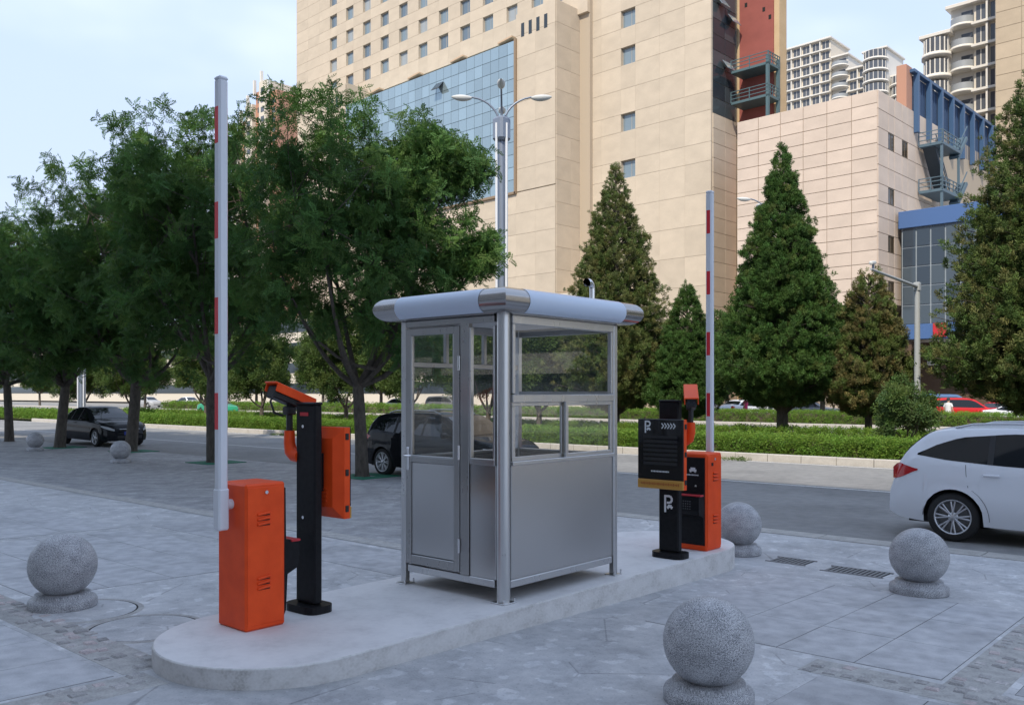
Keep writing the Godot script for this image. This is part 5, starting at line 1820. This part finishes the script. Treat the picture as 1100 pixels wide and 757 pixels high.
func annex() -> void:
	var pink := stone_mats("annex_stone", Color(0.58, 0.475, 0.395), 4, 290)
	var o := thing("annex_block", "pinkish stone annex with panel joints and a few narrow side windows", "building", BO, BTURN)
	obj("core", bars([[Vector3(29.8, 18.55, -20.2), Vector3(13.3, 18.2, 40)], [Vector3(28.6, 4.7, -20.4), Vector3(10.9, 9.4, 39)]], 0.0), M.joint_stone, o)
	clad(o, "facing_panel", Vector3(0, 0, -0.2), 0.0, steps(23.1, 36.5, 6), steps(9.4, 27.7, 16), pink, {}, 0.05, 0.1, 11)
	clad(o, "facing_panel", Vector3(0, 0, -0.9), 0.0, steps(23.1, 34.0, 5), steps(2.0, 9.3, 6), pink, {}, 0.05, 0.1, 15)
	var ys := [9.5, 10.0, 11.5, 12.75, 14.0, 15.5, 16.85, 18.2, 19.7, 21.3, 23.0, 24.5, 26.1, 27.7]
	var xs := [0.0, 2.2, 3.6, 5.4, 6.8, 8.8, 10.9, 13.0, 15.0]
	var skip := {}
	for c in [[1, 1], [1, 4], [1, 7], [1, 10], [3, 10]]:
		skip["%d,%d" % c] = true
		window_in(o, Vector3(36.5, 0, -0.2), PI * 0.5, xs[c[0]], xs[c[0] + 1], ys[c[1]], ys[c[1] + 1], M.bronze_frame, M.bronze_glass, 0.5)
	clad(o, "side_panel", Vector3(36.45, 0, -0.2), PI * 0.5, xs, ys, pink, skip, 0.05, 0.1, 12)
	part("column", Vector3(35.6, 4.6, -4.2), Vector3(0.9, 9.3, 1.1), pink[0], o, 0.04)
	part("column", Vector3(35.6, 4.6, -9.5), Vector3(0.9, 9.3, 1.1), pink[1], o, 0.04)
	part("shop_glass", Vector3(34.2, 6.5, -7.0), Vector3(0.1, 5.0, 12.0), M.dark_glass, o, 0.0)
	# blue roof screen along the side
	for i in 8:
		var z := -8.6 - i * 3.2
		var sc := part("screen_panel", Vector3(36.3, 28.6, z - 1.6), Vector3(0.2, 4.9, 3.14), M.blue_cladding, o, 0.0)
		for k in 6:
			part("rib", Vector3(36.42, 28.6, z - 0.35 - k * 0.5), Vector3(0.08, 4.8, 0.2), M.blue_cladding, sc, 0.02)
		part("screen_post", Vector3(36.75, 28.5, z), Vector3(0.45, 5.6, 0.4), M.blue_steel, o, 0.03)
	part("screen_beam", Vector3(36.65, 31.25, -20.5), Vector3(0.5, 0.3, 25.6), M.blue_steel, o, 0.02)
	part("pier", Vector3(36.0, 29.6, -7.6), Vector3(0.9, 4.2, 1.4), M.terracotta, o, 0.02)
	fire_stair("fire_stair", "blue-grey steel fire stair climbing the side of the pinkish annex", BO, BTURN, 36.7, 2.1, [[24.6, 9.3, 5.0], [20.3, 9.3, 5.0]], M.blue_grey_steel, true)


# landings on the +x side of plane x0: [y, w start, length]
func fire_stair(called: String, label: String, at: Vector3, turn: float, x0: float, dp: float, lands: Array, m: Material, flights: bool) -> void:
	var o := thing(called, label, "fire stair", at, turn)
	for q in lands:
		var zc: float = -(q[1] + q[2] * 0.5)
		var ld := part("landing", Vector3(x0 + dp * 0.5, q[0], zc), Vector3(dp, 0.28, q[2]), m, o, 0.02)
		var rl := MB.new()
		for y in [0.45, 0.85, 1.2]:
			rl.box(Vector3(x0 + dp - 0.04, q[0] + y, zc), Vector3(0.07, 0.07, q[2]), 0.0)
			rl.box(Vector3(x0 + dp * 0.5, q[0] + y, zc + q[2] * 0.5), Vector3(dp, 0.07, 0.07), 0.0)
		for i in 6:
			rl.box(Vector3(x0 + dp - 0.04, q[0] + 0.65, zc - q[2] * 0.5 + q[2] * i / 5.0), Vector3(0.08, 1.2, 0.08), 0.0)
		for i in 3:
			rl.box(Vector3(x0 + dp * i / 2.0, q[0] + 0.65, zc + q[2] * 0.5), Vector3(0.08, 1.2, 0.08), 0.0)
		obj("railing", rl, m, ld)
	if flights:
		var y1: float = lands[0][0]
		var y0: float = lands[1][0]
		var z1: float = -(lands[0][1] + 0.6)
		var z0: float = -(lands[0][1] + 4.4)
		var fl := MB.new()
		fl.box(Vector3(x0 + 0.7, (y0 + y1) * 0.5, (z0 + z1) * 0.5), Vector3(1.1, 0.35, Vector2(z1 - z0, y1 - y0).length()), 0.0, Basis(Vector3.RIGHT, -atan2(y1 - y0, z1 - z0)))
		var f := obj("flight", fl, M.dark_steel, o)
		var g := MB.new()
		for k in 2:
			g.box(Vector3(x0 + 1.3, (y0 + y1) * 0.5 + 0.5 + 0.5 * k, (z0 + z1) * 0.5), Vector3(0.07, 0.07, Vector2(z1 - z0, y1 - y0).length()), 0.0, Basis(Vector3.RIGHT, -atan2(y1 - y0, z1 - z0)))
		obj("handrail", g, m, f)
		# rising flight off the upper landing, and one down from the lower landing
		for q in [[y1 + 1.3, -(lands[0][1] + lands[0][2] + 0.9), 1.0], [y0 + 1.2, -(lands[1][1] + lands[1][2] + 0.9), 1.0]]:
			var u := MB.new()
			u.box(Vector3(x0 + dp - 0.5, q[0] - 0.6, q[1]), Vector3(0.9, 0.3, 3.4), 0.0, Basis(Vector3.RIGHT, 0.75))
			u.box(Vector3(x0 + dp - 0.1, q[0] + 0.5, q[1]), Vector3(0.07, 0.10, 3.4), 0.0, Basis(Vector3.RIGHT, 0.75))
			obj("flight", u, m, o)
		for z in [-(lands[0][1] + 0.2), -(lands[0][1] + lands[0][2] - 0.2)]:
			part("stair_post", Vector3(x0 + dp - 0.15, 12.4, z), Vector3(0.2, 24.8, 0.2), m, o, 0.0)
	else:
		for z in [-(lands[0][1] + 0.15), -(lands[0][1] + lands[0][2] - 0.15)]:
			part("stair_post", Vector3(x0 + dp - 0.15, 16.0, z), Vector3(0.3, 41.0, 0.3), m, o, 0.0)


func blue_hall() -> void:
	var o := thing("glass_hall", "glazed hall with bright blue bands beside the pinkish annex", "building", BO, BTURN)
	part("core", Vector3(45.0, 12.5, -12.3), Vector3(16.0, 9.8, 16.0), M.hall_mullion, o, 0.0)
	part("blue_band", Vector3(45.0, 16.95, -4.6), Vector3(16.4, 1.5, 1.2), M.blue_band, o, 0.03)
	part("blue_band", Vector3(45.0, 7.05, -4.6), Vector3(16.4, 1.3, 1.2), M.blue_band, o, 0.03)
	part("entrance_wall", Vector3(45.0, 3.1, -8.5), Vector3(16.0, 6.4, 0.4), M.entrance_brown, o, 0.0)
	part("pillar", Vector3(37.4, 3.1, -4.8), Vector3(0.8, 6.4, 0.8), M.entrance_brown, o, 0.03)
	part("red_sign", Vector3(40.3, 7.1, -3.95), Vector3(1.1, 1.2, 0.12), M.red_plastic, o, 0.02)
	part("wall_unit", Vector3(38.3, 4.6, -8.2), Vector3(0.9, 0.8, 0.4), M.print_white, o, 0.03)
	var r := RandomNumberGenerator.new()
	r.seed = 14
	for i in 13:
		for j in 5:
			var p := inst("glass_pane", panel_mesh(1.09, 1.58, 0.05), [M.hall_glass, M.hall_glass_b][r.randi() % 2], o)
			p.position = Vector3(37.65 + i * 1.21, 8.55 + j * 1.70, -4.25)
			p.rotation.y = r.randf_range(-0.01, 0.01)


func red_tower() -> void:
	var o := thing("red_tower", "red-brown rendered tower with a beige corner strip", "building", BO, BTURN)
	part("wall", Vector3(19.6, 30, -10.9), Vector3(4.2, 60, 1.8), M.red_render, o, 0.0)
	part("corner_strip", Vector3(22.0, 30, -10.95), Vector3(0.6, 60, 1.6), M.beige_render, o, 0.0)
	part("corner_strip", Vector3(17.62, 30, -9.96), Vector3(0.24, 60, 0.1), M.beige_render, o, 0.0)
	for q in [[18.5, 43.5], [20.6, 42.4], [21.3, 41.4]]:
		part("vent_hole", Vector3(q[0], q[1], -9.99), Vector3(0.3, 0.45, 0.03), M.dark_gap, o, 0.0)
	fire_stair("steel_landing", "teal steel landings with railings on the red-brown tower", BO, BTURN, 18.2, 4.3, [[35.6, 7.4, 2.5], [32.3, 7.4, 2.5]], M.teal_steel, false)


# storeys of windows, slabs and rounded bays
func apartments(label: String, at: Vector3, o_top: float, storeys: int, parts: Array, scale_: float) -> void:
	var o := thing("apartment_tower", label, "building", at, BTURN, "white apartment towers in the distance")
	var fh := 3.05
	for p in parts:
		var x0: float = p.x * scale_
		var x1: float = (p.x + p.w) * scale_
		var top: float = o_top - p.drop
		var mid := (x0 + x1) * 0.5
		part("wall", Vector3(mid, top * 0.5, -6.0 - p.back), Vector3(x1 - x0, top, 12.0), M.apartment_white if p.kind != "plain" else M.apartment_cream, o, 0.0)
		part("roof_slab", Vector3(mid, top + 0.2, -5.6 - p.back), Vector3(x1 - x0 + 1.0, 0.5, 13.2), M.apartment_white, o, 0.05)
		for f in storeys:
			var y := top - (f + 0.5) * fh
			if p.kind == "round":
				var rad := (x1 - x0) * 0.5
				var b := MB.new()
				b.lathe([Vector2(0, y - 1.55), Vector2(rad + 0.35, y - 1.55), Vector2(rad + 0.35, y - 0.95), Vector2(0.0, y - 0.95)], 28, Vector3(mid, 0, -p.back))
				obj("balcony", b, M.apartment_white, o)
				var g := MB.new()
				g.lathe([Vector2(rad, y - 0.95), Vector2(rad, y + 1.1)], 28, Vector3(mid, 0, -p.back))
				var gw := obj("bay_window", g, M.apartment_glass, o)
				var ml := MB.new()
				for k in 8:
					var a := PI * (k + 0.5) / 8.0
					ml.box(Vector3(mid + cos(a) * (rad + 0.03), y + 0.08, -p.back + sin(a) * (rad + 0.03)), Vector3(0.14, 2.06, 0.14), 0.0)
				obj("mullion", ml, M.apartment_white, gw)
			elif p.kind == "balcony":
				var b := MB.new()
				b.lathe([Vector2(0, y - 1.5), Vector2((x1 - x0) * 0.52, y - 1.5), Vector2((x1 - x0) * 0.52, y - 1.05), Vector2(0, y - 1.05)], 24, Vector3(mid, 0, -p.back))
				var bal := obj("balcony", b, M.apartment_white, o)
				var rl := MB.new()
				rl.lathe([Vector2((x1 - x0) * 0.50, y - 1.05), Vector2((x1 - x0) * 0.50, y - 0.15)], 24, Vector3(mid, 0, -p.back))
				obj("balustrade", rl, M.balustrade, bal)
				part("window", Vector3(mid + 0.15 * (x1 - x0), y, -p.back + 0.03), Vector3((x1 - x0) * 0.45, 1.7, 0.08), M.apartment_glass, o, 0.0)
			else:
				part("floor_slab", Vector3(mid, y - 1.4, -p.back + 0.3), Vector3(x1 - x0 + 0.2, 0.35, 1.3), M.apartment_white, o, 0.02)
				var n: int = p.n
				for k in n:
					var w := (x1 - x0) / n
					var wd := part("window", Vector3(x0 + (k + 0.5) * w, y + 0.12, -p.back + 0.03), Vector3(w * 0.68, 2.1, 0.08), M.apartment_glass, o, 0.0)
					part("mullion", Vector3(x0 + (k + 0.5) * w, y + 0.12, -p.back + 0.09), Vector3(0.10, 2.1, 0.06), M.apartment_white, wd, 0.0)
					if k > 0:
						part("fin", Vector3(x0 + k * w, y, -p.back + 0.35), Vector3(0.28, 2.8, 0.7), M.apartment_white, o, 0.0)


func buildings() -> void:
	mat("joint_stone", lin(0.42, 0.35, 0.27), 0.9)
	mat("window_frame", lin(0.30, 0.29, 0.27), 0.5)
	mat("bronze_frame", lin(0.10, 0.075, 0.05), 0.5)
	mat("bronze_glass", lin(0.06, 0.045, 0.03), 0.1)
	mat("window_glass", lin(0.17, 0.225, 0.265), 0.06).metallic_specular = 0.9
	mat("window_glass_b", lin(0.11, 0.15, 0.19), 0.05).metallic_specular = 0.9
	mat("window_curtain", lin(0.30, 0.33, 0.35), 0.2)
	mat("dark_glass", lin(0.03, 0.04, 0.05), 0.08)
	mat("dark_glass_b", lin(0.06, 0.075, 0.085), 0.12)
	mat("mullion", lin(0.07, 0.11, 0.15), 0.5)
	for q in [["curtain_glass", 0.30], ["curtain_glass_b", 0.33], ["curtain_glass_c", 0.27]]:
		var m := mat(q[0], lin(1.12 * q[1], 1.43 * q[1], 1.56 * q[1]), 0.08, 0.55)
		m.metallic_specular = 0.8
	mat("hall_mullion", lin(0.26, 0.30, 0.34), 0.5)
	mat("brown_trim", lin(0.24, 0.17, 0.11), 0.6)
	mat("vent_stone", lin(0.50, 0.36, 0.24), 0.7)
	mat("blue_cladding", lin(0.028, 0.058, 0.125), 0.5)
	mat("blue_steel", lin(0.045, 0.10, 0.20), 0.45)
	mat("blue_grey_steel", lin(0.08, 0.13, 0.17), 0.5)
	mat("dark_steel", lin(0.035, 0.05, 0.065), 0.6)
	mat("teal_steel", lin(0.07, 0.12, 0.135), 0.5)
	mat("terracotta", lin(0.42, 0.22, 0.15), 0.8)
	mat("blue_band", lin(0.06, 0.125, 0.29), 0.45)
	mat("entrance_brown", lin(0.09, 0.055, 0.035), 0.7)
	mat("hall_glass", lin(0.035, 0.05, 0.07), 0.06)
	mat("hall_glass_b", lin(0.06, 0.08, 0.10), 0.1)
	tex_mat("red_render", ramp(256, [[301, 0.02, 4, 1.0]], [[0.0, Color(0.235, 0.065, 0.052)], [1.0, Color(0.29, 0.082, 0.066)]]), 11.0, 0.85, true)
	tex_mat("beige_render", ramp(256, [[302, 0.02, 4, 1.0]], [[0.0, Color(0.46, 0.33, 0.19)], [1.0, Color(0.52, 0.38, 0.23)]]), 11.0, 0.85, true)
	mat("apartment_white", lin(0.66, 0.63, 0.58), 0.7)
	mat("apartment_cream", lin(0.60, 0.54, 0.45), 0.7)
	mat("apartment_glass", lin(0.085, 0.095, 0.115), 0.1)
	mat("balustrade", lin(0.30, 0.32, 0.34), 0.4)
	mat("pole_grey", lin(0.36, 0.38, 0.39), 0.45)
	mat("lamp_white", lin(0.58, 0.59, 0.58), 0.45)
	mat("skin", lin(0.45, 0.28, 0.20), 0.6)
	mat("pink_cloth", lin(0.62, 0.05, 0.19), 0.8)
	mat("white_cloth", lin(0.65, 0.65, 0.65), 0.8)
	mat("dark_cloth", lin(0.03, 0.035, 0.05), 0.8)
	mat("block_wall", lin(0.68, 0.67, 0.65), 0.85)
	mat("tower_glass", lin(0.05, 0.07, 0.085), 0.08)
	shade_building()
	hotel()
	tower()
	annex()
	blue_hall()
	red_tower()
	apartments("tall white apartment tower with rounded glazed bays behind the blue stair", B(21.5, 54.2, 0.0), 57.0, 9, [{"x": 0.0, "w": 3.2, "drop": 5.4, "back": 0.6, "kind": "round"}, {"x": 3.2, "w": 3.2, "drop": 1.8, "back": 1.6, "kind": "balcony"}, {"x": 6.4, "w": 5.4, "drop": -1.0, "back": 0.8, "kind": "plain", "n": 3}], 1.0)
	apartments("far white apartment tower stepping down above the annex roof", B(-57.2, 166.0, 0.0), 102.0, 9, [{"x": 0.0, "w": 14.5, "drop": 0.0, "back": 0.6, "kind": "plain", "n": 5}, {"x": 14.5, "w": 4.6, "drop": 5.6, "back": 1.6, "kind": "balcony"}, {"x": 19.1, "w": 5.4, "drop": 10.0, "back": 2.0, "kind": "plain", "n": 2}, {"x": 24.0, "w": 6.0, "drop": 6.8, "back": 1.0, "kind": "round"}, {"x": 30.0, "w": 5.0, "drop": 14.0, "back": 4.6, "kind": "round"}], 1.0)
	# beige slab at the edge of the view
	var pale := stone_mats("slab_stone", Color(0.46, 0.375, 0.275), 3, 320)
	var o := thing("office_slab", "plain beige office slab rising above the big juniper", "building", B(32.6, 47.5, 0), BTURN)
	part("core", Vector3(9.0, 36, -8.2), Vector3(18, 72, 16), M.joint_stone, o, 0.0)
	clad(o, "facing_panel", Vector3(0, 0, -0.2), 0.0, steps(0.0, 18.0, 6), steps(20.0, 62.0, 21), pale, {}, 0.05, 0.1, 21)
	var lb := thing("low_block", "long low beige block far beyond the roadside trees", "building", P(74.0, 200.0, 0), TURN)
	part("wall", Vector3(6, 6.5, 0), Vector3(12, 13, 300), M.apartment_cream, lb, 0.0)
	for i in 4:
		part("window_band", Vector3(-0.03, 2.4 + i * 3.1, 0), Vector3(0.1, 1.5, 296), M.dark_glass, lb, 0.0)
	var rb := thing("corner_block", "grey corner building past the beige office slab", "building", P(48.0, -52.0, 0), TURN)
	part("wall", Vector3(10, 14, 0), Vector3(20, 28, 46), M.block_wall, rb, 0.0)
	for i in 8:
		part("window_band", Vector3(-0.03, 2.4 + i * 3.3, 0), Vector3(0.1, 1.6, 44), M.dark_glass, rb, 0.0)
	# pink-beige housing far off behind the locust crowns
	var h := thing("housing_block", "pinkish housing block with pointed roof fins far behind the trees", "building", Vector3(-93, 0, -300), BTURN)
	for i in 6:
		var top: float = [88.0, 93.0, 97.0, 101.0, 103.0, 99.0][i]
		part("bay", Vector3(i * 4.4, top * 0.5, -6.0 - (i % 2) * 1.4), Vector3(4.4, top, 14), M.terracotta if i % 2 else M.apartment_cream, h, 0.0)
		part("roof_fin", Vector3(i * 4.4 - 1.6, top + 1.2, 0.4), Vector3(0.7, 5.0, 0.9), M.apartment_white, h, 0.0)
		for f in 10:
			part("window", Vector3(i * 4.4, top - 3.0 - f * 3.1, 1.03 - (i % 2) * 1.4), Vector3(2.0, 1.7, 0.08), M.apartment_glass, h, 0.0)


# ---------------------------------------------------------------- the scene
func _ready() -> void:
	var near := 0.05
	var cam := Camera3D.new()
	cam.name = "camera"
	cam.projection = Camera3D.PROJECTION_FRUSTUM
	cam.near = near
	cam.far = 1500.0
	cam.size = near * 757.0 / 950.0
	cam.frustum_offset = Vector2(0.0, near * 43.5 / 950.0)
	cam.position = Vector3(0, 1.70, 0)
	add_child(cam)
	cam.current = true

	var e := Environment.new()
	e.background_mode = Environment.BG_SKY
	var sm := ProceduralSkyMaterial.new()
	sm.sky_top_color = lin(0.35, 0.44, 0.62)
	sm.sky_horizon_color = lin(0.43, 0.50, 0.595)
	sm.sky_curve = 0.16
	sm.ground_bottom_color = lin(0.25, 0.25, 0.25)
	sm.ground_horizon_color = lin(0.5, 0.52, 0.55)
	sm.sun_angle_max = 20.0
	sm.sky_cover = sky_clouds()
	sm.sky_cover_modulate = Color(1, 1, 1, 0.6)
	var sky := Sky.new()
	sky.sky_material = sm
	e.sky = sky
	e.tonemap_mode = Environment.TONE_MAPPER_LINEAR
	e.tonemap_exposure = 1.9
	e.sdfgi_enabled = true
	e.ssao_enabled = true
	e.ssil_enabled = true
	var we := WorldEnvironment.new()
	we.name = "environment"
	we.environment = e
	add_child(we)

	var sun := DirectionalLight3D.new()
	sun.name = "sun"
	sun.light_color = Color(1.0, 0.955, 0.88)
	sun.light_energy = 0.78
	sun.light_angular_distance = 0.5
	sun.shadow_enabled = true
	add_child(sun)
	var az := Vector3(-0.36, 0, 0.93).normalized()
	var el := deg_to_rad(46.0)
	sun.look_at_from_position(az * cos(el) * 100.0 + Vector3(0, sin(el) * 100.0, 0), Vector3.ZERO)

	materials()
	setting()
	buildings()
	island()
	booth()
	barrier("orange barrier gate showing its louvred side, boom raised, beside the orange-backed reader", P(-1.70, 0.97), TURN)
	barrier("orange barrier gate with its black front turned to the plaza, boom raised behind", P(3.33, 0.10), TURN + PI)
	reader("black plate reader post seen from behind, orange display back", P(-1.17, 1.00), TURN + 0.04)
	reader("black plate reader post with its dark display facing the plaza", P(2.65, 0.05), TURN + PI, 0.55)
	ball("granite ball out on the slabs before the booth's service window", -0.50, -2.12)
	ball("granite ball beside the two round cement covers", -2.17, 3.14)
	ball("granite ball beside the drain gratings, before the white car", 3.78, -2.06)
	ball("granite ball half hidden behind the orange cabinet", 4.62, 0.28)
	ball("granite ball before the headlamps of the black saloon", 6.05, 19.85)
	ball("granite ball beside the slim locust, farthest along the plaza", 6.52, 27.2)
	traffic()
	street_lamp("four-armed street lamp rising behind the booth roof", P(22.2, 20.0, ROAD_Y + 0.1), 0.0)
	street_lamp("four-armed street lamp behind the dark juniper", P(47.6, 20.0, ROAD_Y), 0.1)
	street_lamp("four-armed street lamp among the median trees beyond the saloon", P(22.2, 61.0, ROAD_Y + 0.1), 0.2)
	camera_pole()
	person("person in pink walking in the far lot", P(52.2, 23.9, ROAD_Y), 2.4, M.pink_cloth, M.pink_cloth)
	person("person in white beside the red car", P(48.2, 9.6, ROAD_Y), 0.6, M.white_cloth, M.dark_cloth)
	plants()


func sky_clouds() -> ImageTexture:
	var w := 1024
	var h := 512
	var f := FastNoiseLite.new()
	f.seed = 9
	f.frequency = 1.1
	f.fractal_octaves = 5
	f.fractal_gain = 0.52
	var data := PackedByteArray()
	data.resize(w * h * 4)
	for y in h:
		var el := PI * (0.5 - (y + 0.5) / h)
		for x in w:
			var i := (y * w + x) * 4
			var a := TAU * (x + 0.5) / w
			var v := 0.0
			if el > 0.0:
				v = f.get_noise_3d(cos(a) * cos(el) * 2.0, sin(el) * 5.0, sin(a) * cos(el) * 2.0)
			v = smoothstep(-0.05, 0.55, v)
			data[i] = 105
			data[i + 1] = 98
			data[i + 2] = 86
			data[i + 3] = int(v * 255.0)
	return ImageTexture.create_from_image(Image.create_from_data(w, h, false, Image.FORMAT_RGBA8, data))
